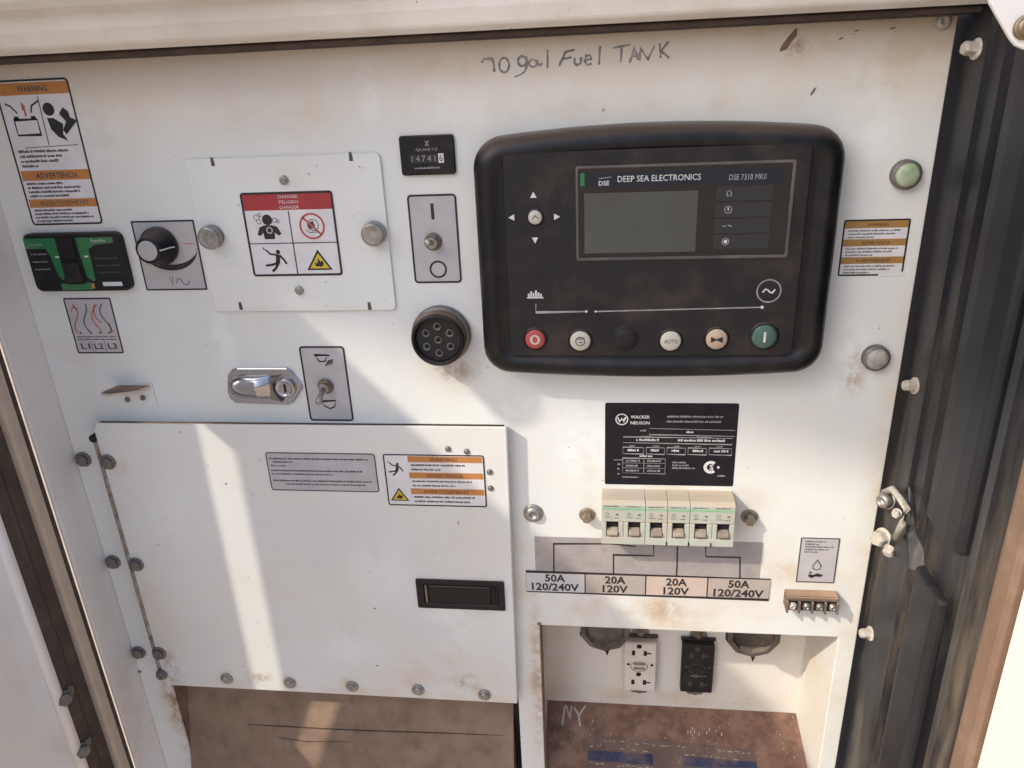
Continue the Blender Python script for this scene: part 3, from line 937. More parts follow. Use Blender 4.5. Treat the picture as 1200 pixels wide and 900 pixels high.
# ================================================================== BREAKER ROW
BX0, BX1 = 0.0708, 0.1763
YF = -0.022
BZ1, BZ0 = -0.0935, -0.1330
pw = (BX1 - BX0) / 6
for i0, n, lab in ((0, 2, 'leftmost two pole cream circuit breaker above the first 50A box'), (2, 1, 'single pole cream circuit breaker wired to the left 20A box'),
                   (3, 1, 'single pole cream circuit breaker wired to the right 20A box'), (4, 2, 'rightmost two pole cream circuit breaker beside the brass screw')):
    xa, xb = BX0 + i0 * pw + 0.00015, BX0 + (i0 + n) * pw - 0.00015
    t = thing('circuit_breaker', lab, 'breaker', ((xa + xb) / 2, 0, BZ0), 'row of circuit breakers under the data plate')
    # stepped body profile (y, z), extruded along x; toggle window as a set-back band
    pr = [(0.0, BZ1), (YF + 0.004, BZ1), (YF, BZ1 - 0.002), (YF, -0.1115), (YF + 0.004, -0.1125), (YF + 0.004, -0.1245), (YF - 0.0015, -0.1255), (YF - 0.0015, BZ0 + 0.001), (YF + 0.001, BZ0), (0.0, BZ0)]
    add('body', MB().loops([[(x, y, z) for y, z in pr] for x in (xa, xb)]), 'ivory', t, bevel=0.0004)
    add('green_band', MB().box(xa + 0.0002, xb - 0.0002, YF - 0.0002, YF + 0.0005, -0.1005, -0.0985), 'palegreen', t)
    for k in range(n):
        c = xa + pw * (k + 0.5)
        for sx in (-1, 1):
            add('cheek', MB().box(c + sx * 0.0068 - 0.0019, c + sx * 0.0068 + 0.0019, YF - 0.0012, YF + 0.0039, -0.1275, -0.1118), 'ivory', t, bevel=0.0006)
        add('toggle_slot', MB().box(c - 0.0048, c + 0.0048, YF + 0.0032, YF + 0.0039, -0.1243, -0.1127), 'hole', t)
        add('toggle', MB().loops([[(x, YF + 0.003, -0.1180), (x, YF - 0.0025, -0.1195), (x, YF - 0.0035, -0.1220), (x, YF - 0.0022, -0.1238), (x, YF + 0.003, -0.1238)] for x in (c - 0.0044, c + 0.0044)]), 'bone', t, bevel=0.0005)
        a = Art(c - pw / 2, c + pw / 2, -0.1115, -0.0955, YF, t)
        a.fine('fine_print', 'inkgrey', 2, 1.2, 12, 0.9, seed=i0 + k)
        a.rect('marking', 'inkgrey', 11.4, 8.6, 2.2, 1.3)
        a.ring('marking', 'inkgrey', 4.5, 8.8, 1.4, 0.4, n=10)
        a.fine('fine_print', 'inkgrey', 2.5, 11.5, 6, 0.8, seed=k)
        a.fine('fine_print', 'inkgrey', 10, 12, 4, 0.9, seed=k + 3)
        a.build()
        if (i0 + k) in (2, 3, 4):
            add('clip_notch', MB().box(c + 0.0078, c + 0.0094 - 0.0008, YF - 0.0022, YF - 0.0014, BZ0 + 0.0008, BZ0 + 0.0045), 'hole', t)

# ================================================================== TERMINAL STRIP
x0, x1 = rect([(923, 693), (984, 697), (983, 719), (922, 714)], -0.012)[:2]
z0, z1 = -0.2030, -0.1885
ts = thing('terminal_strip', 'orange dusty four way screw terminal strip below the small grey sticker', 'terminal', ((x0 + x1) / 2, 0, z0))
add('base', MB().box(x0, x1, -0.0090, 0, z0, z1), 'orangeclay', ts, bevel=0.0008)
n4 = (x1 - x0) / 4
add('rail', MB().box(x0, x1, -0.0112, -0.0091, z1 - 0.0040, z1 - 0.0002), 'orangeclay', ts, bevel=0.001)
for i in range(5):
    xx = min(max(x0 + i * n4, x0 + 0.0008), x1 - 0.0008)
    add('divider', MB().box(xx - 0.0008, xx + 0.0008, -0.0135, -0.0091, z0 - 0.0005, z1 - 0.0042), 'orangeclay', ts, bevel=0.0004)
for i in range(4):
    cx = x0 + (i + 0.5) * n4
    cz = z0 + 0.0050
    add('cell', MB().box(cx - n4 / 2 + 0.0013, cx + n4 / 2 - 0.0013, -0.0097, -0.0091, z0 + 0.0002, z1 - 0.0043), 'hole', ts)
    bolt(ts, 0, 0, at=(cx + (0 if i == 0 else 0.001), -0.0098, cz), rw=0.0036, rh=0.0030, hh=0.0032, mat=('whitebolt', 'zinc', 'zinc', 'zinc')[i], dome=True, name='screw')

# ================================================================== LATCH on the jamb
la = thing('jamb_latch', 'bent steel latch clip with two screws on the black jamb', 'latch', (0.292, -0.03, -0.13))
def jp(u, v, x):
    d = cam_right * (u - 600) + cam_down * (v - 450) + cam_fwd * FPX
    return CAMLOC + d * ((x - CAMLOC.x) / d.x)
add('wire_clip', MB().tube([jp(1036, 577, 0.291), jp(1046, 573, 0.289), jp(1056, 586, 0.287), jp(1063, 597, 0.286), jp(1058, 612, 0.287), jp(1050, 630, 0.290)], 0.0026, 8), 'whitebolt', la)
bolt(la, 0, 0, at=jp(1040, 586, 0.292), axis=(-0.75, -0.6, 0.2), rw=0.0072, rh=0.0062, hh=0.009, mat='zinc', dome=True, name='screw')
bolt(la, 0, 0, at=jp(1036, 630, 0.292), axis=(-0.85, -0.45, 0.1), rw=0.0080, rh=0.0062, hh=0.009, mat='whitebolt', name='screw')
bolt(la, 0, 0, at=jp(1044, 643, 0.293), axis=(-0.6, -0.6, -0.4), rw=0.0048, rh=0.0042, hh=0.006, mat='whitebolt', name='screw')
bolt(la, 0, 0, at=jp(1052, 601, 0.293), axis=(-0.6, -0.7, 0.1), rw=0.0038, rh=0.0032, hh=0.005, mat='whitebolt', name='screw')

# ================================================================== CONTROLLER
YC = -0.027
def cw(u, v, y):
    p = W(u, v, y)
    return (p.x, p.z)
# outline measured on the rim plane, bulging top and bottom
YR = -0.020
def ctrl_outline(d=0.0, n=14):
    xl, xr = -0.0185, 0.2290
    zt, zb = 0.1885, 0.0165
    def top(t): return zt + 0.0050 * (1 - (2 * t - 1) ** 2)
    def bot(t): return zb - 0.0035 * (1 - (2 * t - 1) ** 2)
    xl += d; xr -= d
    r = 0.021 - d * 0.6
    pts = []
    def arc(cx, cz, a):
        for i in range(7):
            t = RAD(a + 90 * i / 6)
            pts.append((cx + r * math.cos(t), cz + r * math.sin(t)))
    zt -= d; zb += d
    arc(xr - r, zt - r, 0)
    for i in range(1, n):
        t = i / n
        x = xr - r + (xl - xr + 2 * r) * t
        pts.append((x, top(t) if True else zt))
    arc(xl + r, zt - r, 90)
    arc(xl + r, zb + r, 180)
    for i in range(1, n):
        t = i / n
        pts.append((xl + r + (xr - xl - 2 * r) * t, bot(t)))
    arc(xr - r, zb + r, 270)
    return pts
ct = thing('generator_controller', 'large black generator controller with display screen and row of round buttons', 'controller', (0.105, 0, 0.02))
lv = [(0.0, 0.0), (0.0, -0.012), (0.0012, -0.019), (0.004, -0.0235), (0.0075, -0.0255), (0.0105, -0.0262), (0.0125, -0.0258), (0.0150, -0.0240), (0.0185, -0.0225)]
add('rim', MB().loops([[(x, y, z) for x, z in ctrl_outline(d)] for d, y in lv], cap0=True, cap1=True, smooth=True), 'rim', ct)
YFA = -0.0250
fx0, fz1 = cw(590, 183, YFA)
fx1, fz0 = cw(939, 416, YFA)
fac = rounded(fx0, fx1, fz0, fz1, 0.004, 3)
# fascia follows the bulged rim
fx0, fx1, fz0, fz1 = rect([(591, 182), (946, 165), (934, 415), (597, 418)], YFA)
fac = rounded(fx0, fx1, fz0, fz1, 0.004, 4)
add('fascia', MB().prism([(x, z) for x, z in fac], YFA - 0.001, YFA + 0.004, 0.0005), 'fascia', ct)
YA = YFA - 0.001
# screen window
x0, x1, z0, z1 = rect([(676, 197), (930, 190), (921, 299), (679, 303)], YA)
scw = add('screen_bezel', MB().loops([[(x, y, z) for x, z in rounded(x0 - d, x1 + d, z0 - d, z1 + d, 0.001 + d * 0.5, 3)] for d, y in ((0.0016, YA + 0.0005), (0.0014, YA - 0.0008), (0.0, YA - 0.0010), (-0.0012, YA + 0.0003))], cap0=False, cap1=False), 'bezelgrey', ct)
win = add('screen', MB().prism(rounded(x0 - 0.0004, x1 + 0.0004, z0 - 0.0004, z1 + 0.0004, 0.001, 3), YA - 0.0004, YA + 0.0006), 'glassblack', ct)
a = Art(x0, x1, z0, z1, YA - 0.0004, win)
w, h = a.w, a.h
a.rect('header', 'lcdhead', w * 0.03, h * 0.05, w * 0.93, h * 0.16, 0)
a.rect('green_glint', 'green', w * 0.012, h * 0.05, w * 0.02, h * 0.14, 1)
a.text('brand_lettering', 'inkwhite', 'DEEP SEA ELECTRONICS', w * 0.19, h * 0.125, h * 0.065, w * 0.39, 2, 'l')
a.text('brand_lettering', 'inkdim', 'DSE 7310 MKII', w * 0.71, h * 0.14, h * 0.06, w * 0.17, 2, 'l')
a.text('brand_lettering', 'inkwhite', 'DSE', w * 0.125, h * 0.165, h * 0.05, w * 0.05, 2, 'c', 0.01)
a.line('brand_lettering', 'inkdim', [(w * 0.10, h * 0.115), (w * 0.16, h * 0.10)], 0.5, 2)
a.rect('display', 'lcd', w * 0.03, h * 0.27, w * 0.54, h * 0.67, 0)
for k in range(4):
    a.rect('alarm_tab', 'lcdtab', w * 0.655, h * (0.235 + 0.175 * k), w * 0.26, h * 0.155, 0)
vv = [h * (0.31 + 0.175 * k) for k in range(4)]
u0 = w * 0.715
a.ring('icon#k0', 'inkdim', u0, vv[0], 1.6, 0.5, 2, n=12)
a.line('icon#k0', 'inkdim', [(u0 - 1.2, vv[0] + 2.2), (u0 - 1.2, vv[0] - 0.6), (u0, vv[0] - 2), (u0 + 1.2, vv[0] - 0.6), (u0 + 1.2, vv[0] + 2.2)], 0.5, 2)
a.ring('icon#k1', 'inkdim', u0, vv[1], 2.3, 0.5, 2, n=14)
a.rect('icon#k1', 'inkwhite', u0 - 0.35, vv[1] - 1.4, 0.7, 1.9, 2)
a.line('icon#k2', 'inkdim', [(u0 - 3.2, vv[2] + 0.2), (u0 - 0.5, vv[2] + 0.2)], 0.5, 2)
a.line('icon#k2', 'inkdim', [(u0 + 0.4, vv[2] - 0.5), (u0 + 3, vv[2] + 0.5)], 0.6, 2)
a.ring('icon#k3', 'inkdim', u0 - 0.5, vv[3], 2.2, 0.5, 2, n=14)
a.poly('icon#k3', 'inkwhite', [(u0 - 1.6, vv[3] - 0.9), (u0 - 1.6, vv[3] + 0.9), (u0 + 0.6, vv[3] + 1.1), (u0 + 0.6, vv[3] - 1.1)], 2)
a.build()
# printed marks and keys on the fascia
zmin, zmax = min(z for x, z in fac), max(z for x, z in fac)
xmin, xmax = min(x for x, z in fac), max(x for x, z in fac)
a = Art(xmin, xmax, zmin, zmax, YA, ct)
def uv(u, v):
    p = W(u, v, YA)
    return ((p.x - xmin) * 1000, (zmax - p.z) * 1000)
for (u, v), dirv in (((625, 229), (0, -1)), ((627, 281), (0, 1)), ((600, 255), (-1, 0)), ((652, 254), (1, 0))):
    c = Vector(uv(u, v)); d = Vector(dirv); n_ = Vector((-d.y, d.x))
    a.poly('arrow', 'inkwhite', [tuple(c + d * 2.6), tuple(c - d * 1.6 + n_ * 2.2), tuple(c - d * 1.6 - n_ * 2.2)])
c0, c1, c2, c3 = uv(628, 356), uv(628, 366), uv(687, 365), uv(698, 365)
a.line('guide_line', 'inkdim', [c0, c1, c2], 0.9)
a.line('guide_line', 'inkdim', [c3, uv(893, 360)], 0.9)
for c, k in ((c2, 1.0), (c3, 0.8), (uv(893, 360), 1.2)):
    a.circ('guide_line', 'inkwhite', *c, k, 2, n=10)
cu, cv_ = uv(627, 344)
for k, hh in enumerate((2.6, 4.2, 3.2, 5.0, 3.4, 2.4)):
    a.rect('engine_symbol', 'inkwhite', cu - 5.2 + k * 1.75, cv_ + 2.6 - hh, 1.25, hh)
a.rect('engine_symbol', 'inkwhite', cu - 6, cv_ + 2.7, 12, 0.9)
cu, cv_ = uv(901, 341)
a.ring('generator_symbol', 'inkdim', cu, cv_, 8.0, 0.9)
a.line('generator_symbol', 'inkwhite', [(cu - 4.2, cv_ + 1.0), (cu - 2.4, cv_ - 1.4), (cu - 0.8, cv_ - 0.8), (cu + 0.8, cv_ + 0.9), (cu + 2.4, cv_ + 1.3), (cu + 4.2, cv_ - 1.2)], 1.0)
a.build()


def key(nm, lab, u, v, r, mat, rim='rim'):
    r *= 0.93
    p = W(u, v, YA - 0.002)
    k = add(nm, MB().lathe(p.x, p.z, [(r * 1.0, YA + 0.0003), (r, YA - 0.0014), (r * 0.9, YA - 0.0021), (r * 0.3, YA - 0.0023)], 22), mat, ct)
    add('key_ring', MB().lathe(p.x, p.z, [(r * 1.22, YA + 0.0003), (r * 1.2, YA - 0.0006), (r * 1.06, YA - 0.0009)], 22), rim, k)
    if lab: k['label'] = lab
    A = Art(p.x - r, p.x + r, p.z - r, p.z + r, YA - 0.0024, k)
    return k, A, r * 1000


k, A, r = key('button', 'red stop button', 627, 398, 0.0078, 'btn_red')
A.circ('symbol', 'btn_cream', r, r, r * 0.52, 1); A.circ('symbol', 'btn_red', r, r, r * 0.26, 2, ry=r * 0.36); A.build()
k, A, r = key('button', 'cream manual button', 680, 400, 0.0080, 'btn_cream')
A.ring('symbol', 'inkgrey', r, r, r * 0.45, 0.7, 1, n=10); A.rect('symbol', 'inkgrey', r * 0.75, r * 0.7, r * 0.6, 0.7); A.rect('symbol', 'inkgrey', r * 0.85, r * 1.05, r * 0.4, 0.7); A.build()
k, A, r = key('button', 'blacked out button', 733, 397, 0.0085, 'fascia', 'fascia')
k, A, r = key('button', 'cream auto button', 786, 400, 0.0079, 'btn_cream')
A.text('symbol', 'inkgrey', 'AUTO', r, r, r * 0.42, r * 1.3, 1); A.build()
k, A, r = key('button', 'tan mute button', 840, 398, 0.0081, 'btn_tan')
A.poly('symbol', 'ink', [(r * 0.45, r * 0.7), (r * 0.45, r * 1.3), (r * 0.95, r * 1.05), (r * 1.55, r * 1.3), (r * 1.55, r * 0.7), (r * 0.95, r * 0.95)]); A.build()
k, A, r = key('button', 'dark green start button', 896, 395, 0.0093, 'btn_green')
A.rect('symbol', 'inkwhite', r * 0.91, r * 0.55, r * 0.18, r * 0.9); A.build()
k, A, r = key('button', 'cream centre navigation button', 627, 255, 0.0052, 'btn_cream')
A.line('symbol', 'inkgrey', [(r * 0.6, r * 1.25), (r, r * 0.7), (r * 1.45, r * 1.15)], 0.6); A.build()

# ================================================================== BLANKING PLATE and its danger sticker
bp = thing('blanking_plate', 'white square blanking plate held by two thumb screws left of the hour meter', 'plate', (-0.162, -0.002, 0.0624))
YP = -0.0022
x0, x1, z0, z1 = -0.2360, -0.0874, 0.0624, 0.1798
add('plate_sheet', MB().prism(rounded(x0, x1, z0, z1, 0.004, 4), YP, -0.0003, 0.0005), 'plate', bp)
for u, v in ((247, 278), (438, 274)):
    p = W(u, v, -0.006)
    add('thumb_screw', MB().lathe(p.x, p.z, [(0.0090, YP), (0.0090, -0.0085), (0.0082, -0.0105), (0.0070, -0.0112), (0.0062, -0.0108), (0.002, -0.0112)], 20), 'zinc', bp)
for u, v in ((333, 211), (351, 340)):
    bolt(bp, u, v, YP, 0.0034, 0.0029, 0.0026, 'zinc', True, 'screw')
for u, v, sg in ((249, 190, 1), (411, 184, 1), (282, 359, -1), (433, 359, -1)):
    p = W(u, v, YP)
    add('edge_notch', MB().prism([(p.x - 0.0014, p.z - 0.0028), (p.x + 0.0016, p.z - 0.0028), (p.x + 0.001, p.z + 0.0034), (p.x - 0.0012, p.z + 0.0034)], YP - 0.00012, YP), 'inkgrey', bp)

st, a = sticker('danger_sticker', 'white danger sticker with red header and four pictograms on the blanking plate', -0.1977, -0.1260, 0.0908, 0.1545, YP, 'sticker', 2.5)
w, h = a.w, a.h
a.border('ink', 1.7, 2.5)
a.rect('header_band', 'red', 1.6, 1.6, w - 3.2, h * 0.185, 0)
for k, tx in enumerate(('DANGER', 'PELIGRO', 'DANGER')):
    a.text('lettering', 'inkwhite', tx, w * 0.52, 3.6 + k * 3.9, 2.3, 15, 2)
a.line('divider_line', 'inkgrey', [(w * 0.5, h * 0.22), (w * 0.5, h - 1.7)], 1.0)
a.line('divider_line', 'inkgrey', [(1.7, h * 0.6), (w - 1.7, h * 0.6)], 0.8)
# person breathing fumes
cx, cy = w * 0.255, h * 0.32
a.circ('pictogram', 'ink', cx, cy, 4.0)
a.poly('pictogram', 'ink', [(cx - 2.8, cy + 4), (cx - 7, cy + 5.5), (cx - 9.4, cy + 11), (cx - 7, cy + 12), (cx - 4.6, cy + 9.5), (cx - 4.2, cy + 14.5), (cx + 4, cy + 14.5), (cx + 4.4, cy + 9.5), (cx + 7.2, cy + 12), (cx + 9.6, cy + 10.6), (cx + 7, cy + 5.2), (cx + 2.8, cy + 4)], 2)
a.ring('pictogram', 'silver', cx + 0.6, cy + 7.8, 2.2, 1.0, 3, n=12)
for dx, dy, rr in ((-8, -2, 2.2), (-6.8, 1.2, 1.7), (-5.5, -3.5, 1.4), (6, 0.5, 1.8), (8.2, 1.2, 1.2)):
    a.ring('fumes', 'inkgrey', cx + dx, cy + dy, rr, 0.45, n=9)
# no indoor use
cx, cy = w * 0.735, h * 0.405
a.ring('prohibition_sign', 'redlight', cx, cy, 9.2, 1.5, 3)
a.line('prohibition_sign', 'redlight', [(cx - 6.5, cy - 6.5), (cx + 6.5, cy + 6.5)], 1.5, 3)
a.ring('pictogram', 'inkgrey', cx + 0.8, cy - 0.8, 4.2, 0.6, n=14)
a.poly('pictogram', 'inkgrey', [(cx - 3.5, cy - 2), (cx + 1, cy - 4), (cx + 2.4, cy), (cx, cy + 2), (cx - 3, cy + 1.6)], 1)
a.line('pictogram', 'inkgrey', [(cx - 5, cy + 3), (cx - 2, cy + 5), (cx + 2, cy + 4.4), (cx + 5, cy + 5)], 0.6)
# electrocuted figure


def shock(a, cx, cy, s):
    a.circ('pictogram', 'ink', cx + 3.4 * s, cy - 5.5 * s, 1.75 * s, n=12)
    a.line('pictogram', 'ink', [(cx + 3 * s, cy - 3.5 * s), (cx + 2 * s, cy + 3.5 * s)], 3.4 * s)
    a.line('pictogram', 'ink', [(cx + 2.6 * s, cy - 3.2 * s), (cx - 3 * s, cy - 4 * s), (cx - 5.6 * s, cy - 6.8 * s)], 1.5 * s)
    a.line('pictogram', 'ink', [(cx - 5.6 * s, cy - 6.8 * s), (cx - 7.6 * s, cy - 8 * s), (cx - 8.2 * s, cy - 9.4 * s)], 0.9 * s)
    a.line('pictogram', 'ink', [(cx + 4.2 * s, cy - 3 * s), (cx + 7 * s, cy + 0.4 * s), (cx + 9 * s, cy + 4 * s)], 1.7 * s)
    a.line('pictogram', 'ink', [(cx + 2 * s, cy + 3 * s), (cx - 3 * s, cy + 4.4 * s), (cx - 8 * s, cy + 5 * s)], 1.8 * s)
    a.line('pictogram', 'ink', [(cx + 2.2 * s, cy + 3.4 * s), (cx - 0.6 * s, cy + 7.4 * s), (cx - 3.4 * s, cy + 9.6 * s)], 2.0 * s)


def flame_tri(a, cx, cy, s, lay=1):
    a.poly('warning_triangle', 'ink', [(cx, cy - 10 * s), (cx - 11.5 * s, cy + 8 * s), (cx + 11.5 * s, cy + 8 * s)], lay)
    a.poly('warning_triangle', 'yellow', [(cx, cy - 6.8 * s), (cx - 8.8 * s, cy + 6.6 * s), (cx + 8.8 * s, cy + 6.6 * s)], lay + 1)
    a.poly('flame', 'ink', [(cx - 3.4 * s, cy + 4.6 * s), (cx - 3.8 * s, cy + 1.4 * s), (cx - 1.6 * s, cy + 2.2 * s), (cx - 0.6 * s, cy - 2.6 * s), (cx + 1.4 * s, cy + 1 * s), (cx + 3.4 * s, cy - 0.6 * s), (cx + 4 * s, cy + 3 * s), (cx + 2 * s, cy + 5.2 * s)], lay + 2)


shock(a, w * 0.27, h * 0.79, 1.0)
flame_tri(a, w * 0.755, h * 0.82, 0.88)
a.build()

# ================================================================== WARNING STICKER, top left
st, a = sticker('warning_sticker', 'tall white warning sticker with battery pictogram at the upper left corner', -0.3730, -0.3135, 0.1338, 0.2393, 0, 'sticker', 3)
w, h = a.w, a.h
a.border('ink', 1.4, 3)
a.rect('header_band', 'orange', 1.3, 2.2, w - 2.6, 8.4, 0)
a.text('lettering', 'inkgrey', 'WARNING', w * 0.5, 6.4, 4.4, 24, 2, 'c', 0.02)
a.line('divider_line', 'inkgrey', [(w * 0.545, 12), (w * 0.53, 46)], 0.8)
a.line('divider_line', 'inkgrey', [(w * 0.2, 47.5), (w * 0.93, 46.5)], 0.5)
cx, cy = w * 0.30, 31
a.line('pictogram', 'ink', [(cx - 9, cy - 3.4), (cx + 9.6, cy - 3.4), (cx + 9.6, cy + 7.5), (cx - 9, cy + 7.5)], 1.2, 1, True)
a.rect('pictogram', 'ink', cx - 8.8, cy - 5.8, 3.8, 2.6); a.rect('pictogram', 'ink', cx + 5, cy - 5.8, 3.8, 2.6)
a.line('pictogram', 'ink', [(cx - 5, cy - 8), (cx - 9, cy - 13), (cx - 13, cy - 15)], 1.2)
a.line('pictogram', 'ink', [(cx + 6, cy - 8), (cx + 8, cy - 13), (cx + 14, cy - 16)], 1.2)
a.poly('red_flash', 'redlight', [(cx + 0.2, cy - 16), (cx - 0.6, cy - 10), (cx + 0.6, cy - 10), (cx + 0.6, cy - 5.6), (cx + 2.4, cy - 6), (cx + 2, cy - 12), (cx + 3, cy - 12)])
cx, cy = w * 0.74, 26
a.circ('pictogram', 'ink', cx - 5.5, cy - 5.0, 4.6)
a.poly('pictogram', 'ink', [(cx - 8.6, cy + 1), (cx - 3.4, cy + 1.2), (cx + 3.2, cy + 5.6), (cx + 1.2, cy + 12.6), (cx + 4, cy + 17.6), (cx - 3, cy + 14.6), (cx - 7.4, cy + 9)], 1)
a.poly('pictogram', 'ink', [(cx + 2, cy - 1.6), (cx + 6, cy - 6), (cx + 9.6, cy - 3), (cx + 10, cy + 1.2), (cx + 15, cy + 3.6), (cx + 4, cy + 13), (cx + 2, cy + 9.8), (cx + 6, cy + 4)], 2)
vv = 49.2
for k, fl_ in enumerate((0.86, 0.74, 0.66, 0.3)):
    a.fine('fine_print', 'ink', 5, vv + k * 3.55, w - 12, 1.9, 2, k, fl_)
a.rect('header_band', 'orange', 2.2, 64.2, w - 3.4, 7.4, 0)
a.text('lettering', 'inkgrey', 'ADVERTENCIA', w * 0.53, 68, 4.2, 35, 2, 'c', 0.02)
for k, fl_ in enumerate((0.62, 0.9, 0.88, 0.66)):
    a.fine('fine_print', 'ink', 4.5, 73 + k * 3.1, w - 10, 1.7, 2, k + 9, fl_)
a.rect('header_band', 'orange', 2.2, 85.6, w - 3.4, 6.4, 0)
a.text('lettering', 'inkgrey', 'AVERTISSEMENT', w * 0.53, 88.9, 3.8, 41, 2, 'c', 0.0)
for k, fl_ in enumerate((0.66, 0.92, 0.98, 0.62)):
    a.fine('fine_print', 'ink', 4.5, 93.2 + k * 2.75, w - 10, 1.55, 2, k + 19, fl_)
a.build()

# ================================================================== MAIN BREAKER, green and black
YM = -0.006
x0, x1, z0, z1 = rect([(25, 275), (139, 272), (153, 340), (42, 343)], YM)
mbk = thing('main_breaker', 'black and green main breaker face under the tall warning sticker', 'breaker', ((x0 + x1) / 2, 0, z0))
add('body', MB().prism(rounded(x0, x1, z0, z1, 0.0055, 4), YM, 0, 0.0012), 'black', mbk)
a = Art(x0, x1, z0, z1, YM, mbk)
w, h = a.w, a.h
a.poly('green_panel', 'green', [(1.2, 3.5), (w * 0.35, 3.5), (w * 0.35, h * 0.72), (w * 0.32, h * 0.80), (w * 0.28, h * 0.72), (w * 0.25, h * 0.38), (w * 0.22, h * 0.25), (1.2, h * 0.25)], 0)
a.poly('green_panel', 'green', [(w * 0.545, 3.5), (w * 0.93, 3.5), (w * 0.93, h * 0.17), (w * 0.73, h * 0.2), (w * 0.66, h * 0.28), (w * 0.655, h * 0.80), (w * 0.63, h * 0.83), (w * 0.575, h * 0.75)], 0)
a.poly('green_panel', 'green', [(w * 0.28, h * 0.86), (w * 0.60, h * 0.84), (w * 0.60, h * 0.97), (w * 0.28, h * 0.97)], 0)
a.text('brand_lettering', 'inkdim', 'Schneider', w * 0.13, h * 0.175, 2.0, 11, 2)
a.text('brand_lettering', 'inkwhite', 'PowerPact', w * 0.78, h * 0.13, 2.4, 12, 2)
a.rect('white_tag', 'sticker', w * 0.72, h * 0.84, w * 0.20, h * 0.07)
for k in range(3):
    a.fine('fine_print', 'inkdim', w * 0.05, h * (0.33 + 0.13 * k), w * 0.17, 1.1, 2, k)
    a.fine('fine_print', 'inkgrey', w * 0.70, h * (0.42 + 0.12 * k), w * 0.24, 1.1, 2, k + 5)
a.rect('tick_mark', 'inkwhite', w * 0.30, h * 0.38, w * 0.04, h * 0.03); a.rect('tick_mark', 'inkwhite', w * 0.60, h * 0.38, w * 0.04, h * 0.03)
a.rect('tick_mark', 'orange', w * 0.60, h * 0.86, w * 0.03, h * 0.09)
a.build()
cx = x0 + (x1 - x0) * 0.45
add('handle_slot', MB().prism(rounded(cx - 0.0085, cx + 0.0085, z0 + 0.006, z1 - 0.001, 0.002, 3), YM - 0.0006, YM + 0.001), 'hole', mbk)
add('handle', MB().prism(rounded(cx - 0.0068, cx + 0.0068, z0 + 0.008, z1 - 0.022, 0.002, 3), YM - 0.0030, YM, 0.0012), 'fascia', mbk)
add('handle_rib', MB().box(cx - 0.0068, cx + 0.0068, YM - 0.0024, YM, z1 - 0.020, z1 - 0.004), 'black', mbk, bevel=0.0008)

# ================================================================== VOLTAGE DIAL
x0, x1, z0, z1 = -0.2907, -0.2391, 0.0801, 0.1353
st, a = sticker('voltage_dial', 'square silver dial with black knob and thick swoosh right of the main breaker', x0, x1, z0, z1, 0, 'silver', 0.8, cat='dial')
w, h = a.w, a.h
a.border('ink', 1.3, 0.8)
kc = W(188, 288, 0)
ku, kv = (kc.x - x0) * 1000, (z1 - kc.z) * 1000
outer, inner = [], []
for i in range(17):
    t = i / 16
    an = RAD(205 + t * 150)
    r1 = 24.0
    th = 5.6 * math.sin(math.pi * min(1, t * 0.95 + 0.1)) + 0.25
    outer.append((ku + 6 + (r1) * math.cos(an), kv + 1.0 - (r1 * 0.78) * math.sin(an)))
    inner.append((ku + 6 + (r1 - th) * math.cos(an), kv + 1.0 - ((r1 - th * 1.05) * 0.78) * math.sin(an)))
n_ = len(outer)
a.mb('swoosh', 'ink', 1).add([(a.P(*p)[0], a.Y(1), a.P(*p)[1]) for p in outer + inner], [(i, i + 1, n_ + i + 1, n_ + i) for i in range(n_ - 1)])
a.line('zero_mark', 'redlight', [(w * 0.76, h * 0.33), (w * 0.94, h * 0.33)], 0.6)
a.line('volt_symbol', 'inkgrey', [(w * 0.42, h * 0.80), (w * 0.455, h * 0.92), (w * 0.48, h * 0.80)], 0.7)
a.line('volt_symbol', 'inkgrey', [(w * 0.52, h * 0.90), (w * 0.56, h * 0.82), (w * 0.60, h * 0.84), (w * 0.64, h * 0.91), (w * 0.70, h * 0.92), (w * 0.74, h * 0.86)], 0.7)
a.build()
prof = [(0.0150, -0.0004), (0.0150, -0.004), (0.0142, -0.0055), (0.0118, -0.0075), (0.0104, -0.0165), (0.0092, -0.0178), (0.0074, -0.0180)]
mbk_ = MB()
nk_ = 36
L = []
for r, y in prof:
    L.append([(kc.x + (r * (1 + (0.018 if (i % 2 and 0.008 < r < 0.0146) else 0))) * math.cos(2 * math.pi * i / nk_), y, kc.z + r * (1 + (0.018 if (i % 2 and 0.008 < r < 0.0146) else 0)) * math.sin(2 * math.pi * i / nk_)) for i in range(nk_)])
mbk_.loops(L, smooth=True)
kn = add('knob', mbk_, 'rim', st)
add('cap', MB().lathe(kc.x, kc.z, [(0.0077, -0.0175), (0.0077, -0.0184), (0.007, -0.0187), (0.001, -0.0186)], 24), 'capgrey', kn)
add('pointer', MB().tube([(kc.x + 0.0095, -0.0176, kc.z), (kc.x + 0.0110, -0.0155, kc.z), (kc.x + 0.0122, -0.0078, kc.z), (kc.x + 0.0148, -0.0053, kc.z)], 0.0006, 6), 'inkwhite', kn)

